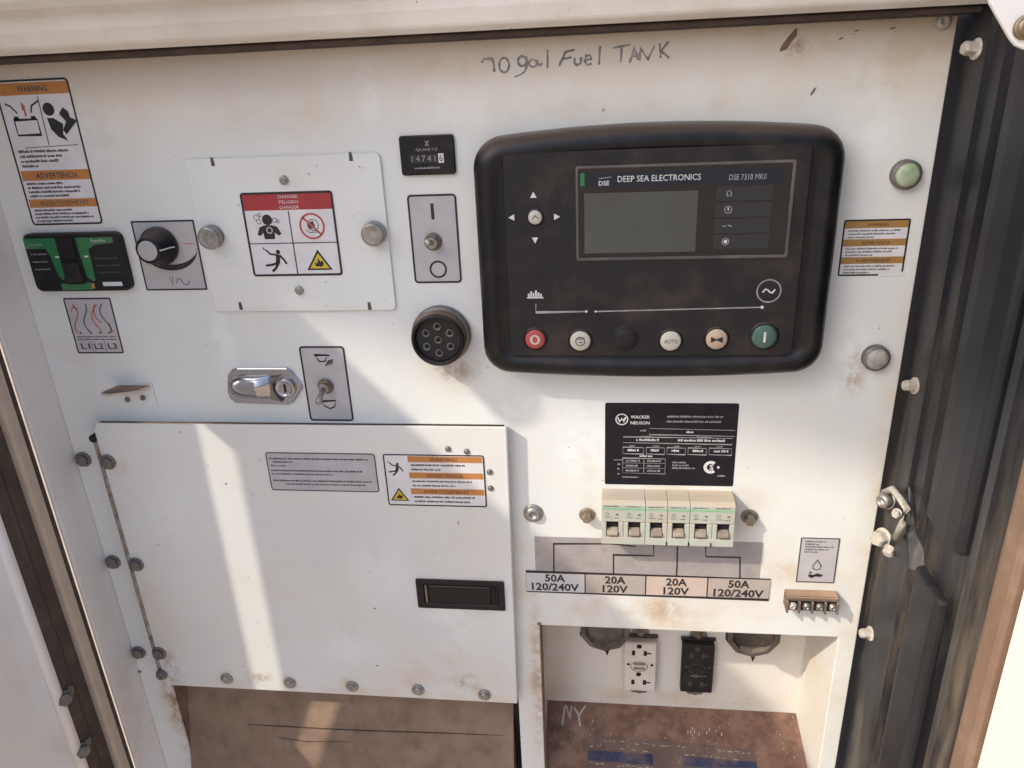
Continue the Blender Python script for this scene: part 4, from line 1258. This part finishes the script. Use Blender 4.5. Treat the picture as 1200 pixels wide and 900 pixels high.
# ================================================================== WIRING STICKER L1 L2 L3
st, a = sticker('wiring_sticker', 'small silver wiring sticker with red curves reading L1 L2 L3', -0.3650, -0.3236, 0.0268, 0.0747, 0, 'silver', 1.5)
w, h = a.w, a.h
a.border('ink', 1.2, 1.5)
for uc, mt, ph in ((0.18, 'redlight', 0), (0.40, 'inkgrey', 1), (0.60, 'redlight', 2), (0.80, 'inkgrey', 3)):
    pts = []
    for i in range(13):
        t = i / 12
        pts.append((w * (uc + 0.07 * math.sin(t * 5.5 + ph) - 0.02), h * (0.10 + 0.52 * t)))
    a.line('wire_curve', mt, pts, 1.0)
    a.circ('wire_end', 'inkgrey', w * uc, h * 0.62, 1.0, n=8)
a.ring('wire_curve', 'redlight', w * 0.68, h * 0.28, 4.0, 0.9, ry=7, a0=80, a1=280)
a.line('wire_curve', 'redlight', [(w * 0.10, h * 0.24), (w * 0.16, h * 0.16), (w * 0.26, h * 0.2)], 1.0)
a.line('wire_curve', 'redlight', [(w * 0.84, h * 0.45), (w * 0.88, h * 0.62)], 1.0)
for k in range(2):
    a.fine('fine_print', 'inkgrey', 3.5, h * (0.68 + 0.05 * k), w - 7, 1.1, 2, k)
for k, tx in enumerate(('L1', 'L2', 'L3')):
    a.text('lettering', 'ink', tx, w * (0.21 + 0.29 * k), h * 0.865, 5.0, 8.0, 2, 'c', 0.015)
    if k: a.line('divider_line', 'inkgrey', [(w * (0.065 + 0.29 * k), h * 0.77), (w * (0.065 + 0.29 * k), h * 0.96)], 0.5)
a.build()

# ================================================================== HOUR METER
x0, x1, z0, z1 = -0.0724, -0.0330, 0.1632, 0.1905
hm_ = thing('hour_meter', 'small black hour meter window above the I O switch', 'meter', ((x0 + x1) / 2, 0, z0))
add('case', MB().prism(rounded(x0, x1, z0, z1, 0.0022, 4), -0.0030, 0, 0.0007), 'rim', hm_)
a = Art(x0, x1, z0, z1, -0.0030, hm_)
w, h = a.w, a.h
a.line('hourglass_mark', 'inkdim', [(w * 0.48, h * 0.14), (w * 0.54, h * 0.14), (w * 0.48, h * 0.27), (w * 0.54, h * 0.27)], 0.5, 1, True)
a.text('lettering', 'inkdim', 'QUARTZ', w * 0.50, h * 0.36, 2.2, 16, 2)
a.rect('counter_window', 'lcdtab', w * 0.17, h * 0.47, w * 0.52, h * 0.22, 0)
a.rect('counter_window', 'inkwhite', w * 0.70, h * 0.46, w * 0.10, h * 0.24, 0)
for k, c in enumerate('14741'):
    a.text('digit', 'inkdim', c, w * (0.22 + 0.105 * k), h * 0.58, 4.2, None, 2)
a.text('digit', 'ink', '6', w * 0.75, h * 0.58, 4.2, None, 2)
a.fine('fine_print', 'inkdim', w * 0.25, h * 0.79, w * 0.5, 1.3, 2, 3)
a.build()


# ================================================================== TOGGLE SWITCHES
def toggle(label, u, v, tilt):
    p = W(u, v, 0)
    t = thing('toggle_switch', label, 'switch', (p.x, -0.0004, p.z))
    add('washer', MB().lathe(p.x, p.z, [(0.0068, -0.0004), (0.0068, -0.0012), (0.006, -0.0014)], 20), 'zincdark', t)
    add('nut', MB().lathe(p.x, p.z, [(0.0060, -0.0012), (0.0060, -0.0034), (0.0054, -0.0040)], 6, smooth=False), 'brass', t)
    add('bushing', MB().lathe(p.x, p.z, [(0.0042, -0.0036), (0.0042, -0.0072), (0.0038, -0.0078), (0.0026, -0.0074)], 16), 'zinc', t)
    e = Vector((0.0005, -0.016, tilt)).normalized()
    b = Vector((p.x, -0.0066, p.z))
    add('lever', MB().tube([b, b + e * 0.006, b + e * 0.0135, b + e * 0.0158, b + e * 0.0166], [0.0017, 0.0020, 0.0029, 0.0026, 0.0010], 12), 'zinc', t)


st, a = sticker('switch_sticker', 'silver switch sticker with bold I and O marks left of the controller', -0.0710, -0.0344, 0.0831, 0.1494, 0, 'silver', 3)
w, h = a.w, a.h
a.border('ink', 1.5, 3)
a.rect('on_mark', 'ink', w * 0.465, h * 0.10, 2.4, h * 0.175)
a.ring('off_mark', 'ink', w * 0.52, h * 0.84, 6.0, 1.5)
a.build()
toggle('metal toggle switch on the silver I O sticker', 508, 283, 0.004)

x0, x1, z0, z1 = rect([(351, 406), (404, 405), (414, 492), (363, 494)], 0)
st, a = sticker('switch_sticker', 'silver switch sticker with lamp pictograms above the access door', x0, x1, z0, z1, 0, 'silver', 3)
w, h = a.w, a.h
a.border('ink', 1.5, 3)
cx, cy = w * 0.5, h * 0.16
a.line('pictogram#a', 'ink', [(cx - 6.5, cy - 3), (cx + 4, cy - 3), (cx + 1.5, cy + 2.4), (cx - 3.2, cy + 2.6)], 1.2, 1, True)
a.rect('pictogram#a', 'ink', cx - 7, cy - 3.4, 13, 1.2)
for k in range(4):
    a.line('pictogram#a', 'ink', [(cx + 1 + k * 1.9, cy + 6.6 - k * 0.4), (cx + 4.6 + k * 1.2, cy + 1.6 - k * 0.4)], 0.9)
cx, cy = w * 0.47, h * 0.76
a.line('pictogram#b', 'ink', [(cx - 6, cy - 2), (cx + 7, cy - 2.6), (cx + 5, cy + 3), (cx + 1, cy + 4.6), (cx - 3, cy + 2.4)], 1.2, 1, True)
a.build()
toggle('metal toggle switch on the lamp pictogram sticker', 382, 452, -0.006)

# ================================================================== ROUND SEVEN PIN CONNECTOR
cc = W(518, 391, 0)
cn = thing('round_connector', 'round dusty seven pin socket left of the controller', 'socket', (cc.x, 0, cc.z))
r = 0.0228
add('flange', MB().lathe(cc.x, cc.z, [(r * 1.02, 0), (r * 1.02, -0.004), (r * 0.97, -0.0052), (r * 0.88, -0.0055)], 32), 'zincdark', cn)
add('shell', MB().lathe(cc.x, cc.z, [(r * 0.90, -0.003), (r * 0.90, -0.017), (r * 0.86, -0.0185), (r * 0.80, -0.0185), (r * 0.785, -0.012)], 32, cap=False), 'black', cn)
for y in (-0.0085, -0.0125):
    add('thread', MB().lathe(cc.x, cc.z, [(r * 0.91, y), (r * 0.935, y - 0.0008), (r * 0.935, y - 0.0016), (r * 0.91, y - 0.0024)], 32, cap=False), 'brass', cn)
add('insert', MB().lathe(cc.x, cc.z, [(r * 0.80, -0.010), (r * 0.80, -0.0135), (r * 0.74, -0.0140)], 28), 'pad', cn)
for k in range(7):
    an = RAD(60 * k + 30) if k else 0
    rr = r * 0.47 if k else 0
    px_, pz_ = cc.x + rr * math.cos(an), cc.z + rr * math.sin(an)
    pn = add('pin_socket', MB().lathe(px_, pz_, [(0.0030, -0.0138), (0.0030, -0.0152), (0.0023, -0.0152), (0.0020, -0.0143)], 12), 'zincdark', cn)
    add('pin_hole', MB().lathe(px_, pz_, [(0.0020, -0.0142), (0.0019, -0.0146)], 10), 'hole', pn)

# ================================================================== CHROME LATCH
cl = thing('chrome_latch', 'shiny chrome paddle lock with pointed right end above the access door', 'lock', (W(310, 470).x, 0, W(310, 470).z))
out = [W(u, v, -0.001) for u, v in ((267, 440), (272, 433), (278, 431), (336, 431), (342, 434), (355, 452), (354, 456), (345, 470), (338, 474), (276, 472), (270, 467), (267, 460))]
out = [(p.x, p.z) for p in out][::-1]
add('base_plate', MB().prism(out, -0.0022, 0, 0.0008), 'chrome', cl)
pa, pb_ = W(272, 452, -0.002), W(322, 453, -0.002)
Ls = []
n_ = 18
for k in range(11):
    t = k / 10
    x = pa.x + (pb_.x - pa.x) * t
    s_ = math.sin(math.pi * min(1.0, 0.12 + t * 0.62)) ** 0.5
    hz, hy = 0.0105 * min(1, s_ + 0.1), 0.0088 * s_
    if t > 0.72: hy *= 1 - (t - 0.72) * 2.2
    Ls.append([(x, -0.0018 - max(0, hy) * math.sin(math.pi * i / (n_ - 1)), (pa.z + pb_.z) / 2 + hz * math.cos(math.pi * i / (n_ - 1))) for i in range(n_)])
add('paddle', MB().loops(Ls, smooth=True), 'chrome', cl)
p = W(334, 455, -0.004)
add('lock_cylinder', MB().lathe(p.x, p.z, [(0.0085, -0.002), (0.0085, -0.0048), (0.0075, -0.0056), (0.0060, -0.0050), (0.0055, -0.0042)], 22), 'chrome', cl)
add('keyhole', MB().prism(rounded(p.x - 0.0009, p.x + 0.0009, p.z - 0.0036, p.z + 0.0036, 0.0006, 2), -0.0046, -0.004), 'hole', cl)
add('shroud', MB().prism([(p.x - 0.0135, p.z - 0.0095), (p.x - 0.004, p.z - 0.0118), (p.x - 0.0095, p.z - 0.002), (p.x - 0.0095, p.z + 0.004), (p.x - 0.003, p.z + 0.0105), (p.x - 0.012, p.z + 0.009)], -0.0062, -0.002, 0.0008), 'zincdark', cl)

# ================================================================== SMALL TAB BRACKET, left
b0 = W(164, 463, 0)
tb = thing('tab_bracket', 'small white angle tab with dusty top left of the chrome lock', 'bracket', (b0.x, 0, b0.z - 0.008))
x0, x1, z0, z1 = rect([(137, 449), (180, 449), (184, 476), (148, 476)], 0)
add('base_plate', MB().prism(rounded(x0, x1, z0, z1, 0.0008, 2), -0.0012, 0), 'panel', tb)
zt_ = z1 - 0.0015
add('ledge', MB().loops([[(x0 - 0.001, -0.0013, z), (x1 - 0.001, -0.0013, z), (x1 - 0.009, -0.0120, z - 0.0006), (x0 + 0.004, -0.0190, z - 0.0006), (x0 - 0.006, -0.0170, z - 0.0006)] for z in (zt_ - 0.0022, zt_)]), 'seal_tan', tb, bevel=0.0005)
add('ledge_dirt', MB().add([(x0 + 0.0005, -0.0018, zt_ + 0.0002), (x1 - 0.002, -0.0018, zt_ + 0.0002), (x1 - 0.0095, -0.0115, zt_ + 0.0001), (x0 + 0.004, -0.0182, zt_ + 0.0001), (x0 - 0.0052, -0.0165, zt_ + 0.0001)], [(0, 1, 2, 3, 4)]), 'dirt', tb)
for u, v in ((150, 468), (168, 466)):
    bolt(tb, u, v, -0.0012, 0.0022, 0.0018, 0.0014, 'zincdark', True, 'screw')

# ================================================================== INDICATOR LAMP
def lamp(label, u, v, lens, dots):
    p = W(u, v, 0)
    il = thing('indicator_lamp', label, 'lamp', p)
    add('bezel', MB().lathe(p.x, p.z, [(0.0098, 0), (0.0098, -0.0045), (0.0088, -0.0058), (0.0076, -0.0056)], 26), 'zincdark', il)
    add('lens', MB().lathe(p.x, p.z, [(0.0078, -0.0045), (0.0078, -0.0062), (0.0068, -0.0074), (0.004, -0.0080), (0.001, -0.0082)], 26), lens, il)
    for dx, dz in dots:
        add('lens_mark', MB().lathe(p.x + dx, p.z + dz, [(0.0013, -0.0074), (0.0010, -0.0083)], 8), 'palegreen', il)


lamp('round pale green indicator lamp in a dark ring above the ochre sticker', 1060, 204, 'green_lens', ((-0.0020, 0.0006), (0.0024, 0.0012)))
lamp('round dull grey indicator lamp below the ochre sticker', 1025, 418, 'grey_lens', ())

# ================================================================== RIGHT OCHRE STICKER
st, a = sticker('ochre_sticker', 'small white sticker with three ochre bands and torn corner right of the controller', 0.2377, 0.2818, 0.0842, 0.1242, 0, 'sticker', 1.5)
w, h = a.w, a.h
a.border('ink', 1.2, 1.5)
for k, (v0, tx) in enumerate(((1.2, 'WARNING'), (h * 0.345, 'ADVERTENCIA'), (h * 0.66, 'AVERTISSEMENT'))):
    a.rect('header_band', 'ochre', 1.1, v0, w - 2.2, 4.9, 0)
    a.text('lettering', 'ink', tx, w * 0.52, v0 + 2.6, 2.3, 14 + 5 * k, 2)
    for j in range(3):
        a.fine('fine_print', 'inkgrey', 3.5, v0 + 6 + j * 2.3, w - 7, 1.2, 2, k * 3 + j, (0.95, 0.85, 0.5)[j])
a.poly('torn_corner', 'panel', [(w * 0.62, h + 0.3), (w * 0.64, h - 1.9), (w * 0.82, h - 1.4), (w + 0.3, h - 2.8), (w + 0.3, h + 0.3)], 3)
a.build()

# ================================================================== DATA PLATE
x0, x1, z0, z1 = 0.0735, 0.1767, -0.0893, -0.0157
st, a = sticker('data_plate', 'black printed data plate directly above the circuit breakers', x0, x1, z0, z1, 0, 'nameplate', 1.5, cat='data plate')
w, h = a.w, a.h
cx, cy = w * 0.128, h * 0.195
a.ring('logo', 'inkwhite', cx, cy, 4.6, 0.9)
a.line('logo', 'inkwhite', [(cx - 3.2, cy - 1.6), (cx - 1.6, cy + 2), (cx + 0.2, cy - 0.9), (cx + 1.2, cy + 1.6), (cx + 3.2, cy - 2)], 1.1)
a.text('lettering', 'inkwhite', 'WACKER', w * 0.195, h * 0.165, 2.7, 15, 2, 'l', 0.02)
a.text('lettering', 'inkwhite', 'NEUSON', w * 0.195, h * 0.235, 2.7, 15, 2, 'l', 0.02)
for k, fl_ in enumerate((0.95, 0.9)):
    a.fine('fine_print', 'inkdim', w * 0.47, h * (0.145 + 0.058 * k), w * 0.45, 1.7, 2, k, fl_)
a.fine('fine_print', 'inkdim', w * 0.27, h * 0.315, w * 0.05, 1.6, 2, 3)
a.line('rule', 'inkdim', [(w * 0.985, h * 0.315), (w * 0.34, h * 0.30), (w * 0.34, h * 0.375), (w * 0.985, h * 0.385)], 0.45)
a.fine('fine_print', 'inkwhite', w * 0.62, h * 0.325, w * 0.06, 1.9, 2, 4)
a.line('rule', 'inkdim', [(w * 0.14, h * 0.405), (w * 0.97, h * 0.41), (w * 0.97, h * 0.485), (w * 0.14, h * 0.475)], 0.45, 1, True)
for u0, l_, s_ in ((0.24, 0.18, 5), (0.56, 0.36, 6)):
    a.fine('fine_print', 'inkwhite', w * u0, h * 0.425, w * l_, 2.0, 2, s_)
a.fine('fine_print', 'inkdim', w * 0.27, h * 0.39, w * 0.1, 1.2, 2, 7); a.fine('fine_print', 'inkdim', w * 0.70, h * 0.39, w * 0.12, 1.2, 2, 8)
for k, (u0, u1) in enumerate(((0.14, 0.30), (0.32, 0.46), (0.48, 0.62), (0.64, 0.78), (0.80, 0.97))):
    a.line('rule', 'inkdim', [(w * u0, h * 0.53), (w * u1, h * 0.535), (w * u1, h * 0.615), (w * u0, h * 0.61)], 0.45, 1, True)
    a.fine('fine_print', 'inkwhite', w * (u0 + 0.035), h * 0.552, w * (u1 - u0 - 0.06), 2.0, 2, 11 + k)
    a.fine('fine_print', 'inkdim', w * (u0 + 0.05), h * 0.505, w * 0.05, 1.1, 2, 21 + k)
a.fine('fine_print', 'inkwhite', w * 0.27, h * 0.625, w * 0.1, 1.6, 2, 31)
a.line('rule', 'inkdim', [(w * 0.14, h * 0.665), (w * 0.47, h * 0.67), (w * 0.47, h * 0.855), (w * 0.14, h * 0.85)], 0.5, 1, True)
a.line('rule', 'inkdim', [(w * 0.305, h * 0.665), (w * 0.305, h * 0.852)], 0.5)
a.line('rule', 'inkdim', [(w * 0.07, h * 0.69), (w * 0.14, h * 0.69)], 0.5)
for k in range(3):
    a.line('rule', 'inkdim', [(w * 0.14, h * (0.725 + 0.062 * k)), (w * 0.47, h * (0.727 + 0.062 * k))], 0.35)
    for u0 in (0.165, 0.33):
        a.fine('fine_print', 'inkdim', w * u0, h * (0.685 + 0.062 * k), w * 0.11, 1.7, 2, 40 + k)
    a.fine('fine_print', 'inkdim', w * 0.10, h * (0.73 + 0.06 * k), w * 0.025, 1.6, 2, 50 + k)
a.fine('fine_print', 'inkdim', w * 0.14, h * 0.895, w * 0.13, 1.2, 2, 60)
for k, l_ in enumerate((0.11, 0.13, 0.18)):
    a.fine('fine_print', 'inkdim', w * 0.525, h * (0.70 + 0.035 * k), w * l_, 1.5, 2, 70 + k)
cx, cy = w * 0.82, h * 0.765
a.ring('approval_mark', 'inkwhite', cx, cy, 4.4, 2.6, 1, a0=50, a1=310)
a.text('approval_mark', 'inkwhite', 'S', cx + 0.6, cy, 4.6, 3.0, 2, 'c', 0.02)
a.poly('approval_mark', 'inkwhite', [(cx + 4.6, cy), (cx + 6, cy - 1.4), (cx + 7.2, cy), (cx + 6, cy + 1.4)])
a.fine('fine_print', 'inkdim', w * 0.875, h * 0.86, w * 0.06, 1.4, 2, 80)
a.build()

# ================================================================== CIRCUIT STICKER under the breakers
x0, x1 = W(616, 680).x, W(902.5, 692).x
z1, z0 = W(760, 632).z, (W(615, 692.5).z + W(902, 704).z) / 2
cs, a = sticker('circuit_sticker', 'grey circuit sticker with four amperage boxes under the circuit breakers', x0, x1, z0, z1, 0, 'greyvinyl', 0.5)
cs_me = cs.data
# backing has the narrow upper field and the wide lower row of boxes
gx0, gx1 = W(627, 650).x, W(892, 655).x
bz = (W(616.7, 668).z + W(902.5, 680).z) / 2
newm = MB().prism([(gx0, z1), (gx0, bz), (x0, bz), (x0, z0), (x1, z0), (x1, bz), (gx1, bz), (gx1, z1)], -0.0003, 0).mesh('circuit_sticker', 'greyvinyl', cs.location)
cs.data = newm
w, h = a.w, a.h
bh = (bz - z0) * 1000
cols = ('greybox', 'greydust', 'pinkdust', 'greydust')
for k in range(4):
    a.rect('box_fill', cols[k], w * k / 4, h - bh, w / 4, bh, 0)
a.line('box_outline', 'ink', [(0.6, h - bh), (w - 0.6, h - bh), (w - 0.6, h - 0.5), (0.6, h - 0.5)], 1.2, 1, True)
for k in (1, 2, 3):
    a.line('box_outline', 'ink', [(w * k / 4, h - bh), (w * k / 4, h - 0.6)], 1.1, 1)
for k, (t1, t2) in enumerate((('50A', '120/240V'), ('20A', '120V'), ('20A', '120V'), ('50A', '120/240V'))):
    c = w * (k + 0.5) / 4
    a.text('lettering', 'ink', t1, c, h - bh * 0.72, bh * 0.37, 18, 2, 'c', 0.03)
    a.text('lettering', 'ink', t2, c, h - bh * 0.29, bh * 0.37, 42 if k in (0, 3) else 22, 2, 'c', 0.03)
def uvc(u, v):
    p = W(u, v, 0)
    return ((p.x - x0) * 1000, (z1 - p.z) * 1000)
for pts in ([(649, 667), (649, 637), (715, 637), (745, 640)], [(719, 670), (719, 650), (766, 651), (766, 636)], [(793, 673), (794, 638)], [(867, 677), (867, 653), (827, 652), (827, 640)]):
    q_ = [uvc(*p) for p in pts]
    q_ = [q_[0]] + q_[1:]
    q_[0] = (q_[0][0], h - bh)
    a.line('circuit_line', 'ink', q_, 1.3, 1)
a.build()

# ================================================================== SMALL GREY STICKER right
x0, x1, z0, z1 = rect([(939, 629), (985, 631), (977, 684), (932, 681)], 0)
st, a = sticker('notice_sticker', 'small grey notice sticker with drop pictogram above the terminal strip', x0, x1, z0, z1, 0, 'silver', 1.0)
w, h = a.w, a.h
a.border('inkgrey', 1.1, 1.0)
for k, fl_ in enumerate((0.75, 0.5, 1.0, 0.85, 0.5)):
    a.fine('fine_print', 'inkgrey', 4, 3 + 2.6 * k, w - 8, 1.4, 2, k, fl_)
cx, cy = w * 0.5, h * 0.60
a.line('pictogram#a', 'inkgrey', [(cx, cy - 5), (cx - 3.4, cy + 1), (cx - 2.6, cy + 4), (cx, cy + 5), (cx + 2.6, cy + 4), (cx + 3.4, cy + 1)], 0.9, 1, True)
a.poly('pictogram#b', 'ink', [(cx - 6, cy + 12), (cx - 6, cy + 9.4), (cx - 2, cy + 10), (cx + 1, cy + 8.2), (cx + 6, cy + 10), (cx + 4, cy + 12), (cx, cy + 11.6), (cx - 3, cy + 13.4)], 1)
a.circ('pictogram#b', 'ink', cx - 4.5, cy + 7.8, 1.1, n=10)
a.build()

# ================================================================== STICKERS ON THE ACCESS DOOR
x0, x1, z0, z1 = rect([(311, 530), (438, 531), (446, 577), (318, 574)], YD)
st, a = sticker('instruction_sticker', 'long silver text sticker on the access door', x0, x1, z0, z1, YD, 'silver', 2.5)
w, h = a.w, a.h
a.border('inkgrey', 1.0, 2.5)
for k, (v0, fl_, u0) in enumerate(((4.0, 0.97, 3), (6.6, 0.2, 6), (9.4, 0.16, 3), (13.0, 0.9, 3), (15.6, 0.62, 3), (20.6, 0.97, 3), (23.2, 0.9, 14))):
    a.fine('fine_print', 'ink' if k in (0, 3, 5) else 'inkgrey', u0, v0 * h / 29, w - 6 - (u0 - 3), 1.5, 2, k, fl_)
a.build()
x0, x1, z0, z1 = rect([(449, 533), (567, 532), (571, 594), (455, 592)], YD)
st, a = sticker('warning_sticker', 'wide white warning sticker with orange bands on the access door', x0, x1, z0, z1, YD, 'sticker', 2.2)
w, h = a.w, a.h
a.border('ink', 1.2, 2.2)
for k, tx in enumerate(('WARNING', 'ADVERTENCIA', 'AVERTISSEMENT')):
    v0 = h * (0.035 + 0.31 * k)
    a.rect('header_band', 'orange', w * 0.245, v0, w * 0.735, h * 0.115, 0)
    a.text('lettering', 'ink', tx, w * 0.60, v0 + h * 0.06, 3.0, 23 + 8 * k, 2, 'c', 0.0)
    for j, fl_ in enumerate((0.85 + 0.05 * k, 0.45 + 0.2 * k)):
        a.fine('fine_print', 'ink', w * 0.27, v0 + h * (0.15 + 0.085 * j), w * 0.66, 1.7, 2, k * 2 + j, fl_)
shock(a, w * 0.11, h * 0.27, 0.72)
flame_tri(a, w * 0.125, h * 0.79, 0.70)
a.build()

# ================================================================== PENCIL NOTE
def hp(x, y):
    p = W(x / 4.8 + 550, y / 4.8 + 30, 0)
    return (p.x, p.z)
def ell(cx, cy, rx, ry, a0=0, a1=360, n=16):
    return [(cx + rx * math.cos(RAD(a0 + (a1 - a0) * i / n)), cy - ry * math.sin(RAD(a0 + (a1 - a0) * i / n))) for i in range(n + 1)]
p = W(675, 68, 0)
nt = thing('pencil_note', 'pencilled handwriting reading 70gal Fuel TANK near the top of the panel', 'handwriting', (p.x, 0, p.z))
letters = [[[(68, 208), (82, 190), (128, 183), (136, 210), (142, 260)]], [ell(196, 222, 28, 42, 80, 445)],
           [ell(298, 200, 24, 28, 60, 420), [(322, 172), (330, 215), (312, 258), (282, 280), (254, 287)]], [ell(358, 212, 22, 20, 50, 410), [(380, 192), (385, 216), (398, 222), (412, 210)]], [[(440, 135), (440, 240)]],
           [[(540, 150), (522, 190), (505, 228)], [(536, 150), (592, 136)], [(524, 189), (574, 178)]], [[(594, 182), (590, 210), (606, 223), (626, 212), (630, 176)]],
           [[(650, 196), (686, 189), (680, 168), (658, 170), (648, 200), (662, 221), (690, 214)]], [[(736, 116), (728, 220)]],
           [[(808, 126), (906, 107)], [(857, 117), (851, 206)]], [[(902, 210), (928, 128), (950, 196)], [(910, 178), (948, 166)]], [[(958, 196), (961, 126), (1004, 190), (1044, 110)]],
           [[(1070, 100), (1076, 182)], [(1120, 90), (1078, 142), (1124, 184)]]]
for strokes in letters:
    mb = MB()
    for k, s_ in enumerate(strokes):
        d_ = []
        for (a_, b_) in zip(s_[:-1], s_[1:]):
            d_ += [(a_[0] + (b_[0] - a_[0]) * i_ / 4 + random.uniform(-1, 1), a_[1] + (b_[1] - a_[1]) * i_ / 4 + random.uniform(-1, 1)) for i_ in range(4 if len(s_) < 9 else 1)]
        s_ = d_ + [s_[-1]]
        mb.stroke([hp(*q_) for q_ in s_], random.uniform(0.0012, 0.0016), -0.0002 - 0.00004 * k, jit=0.35)
    add('letter', mb, 'pencil', nt)
print('objects', len(bpy.data.objects))
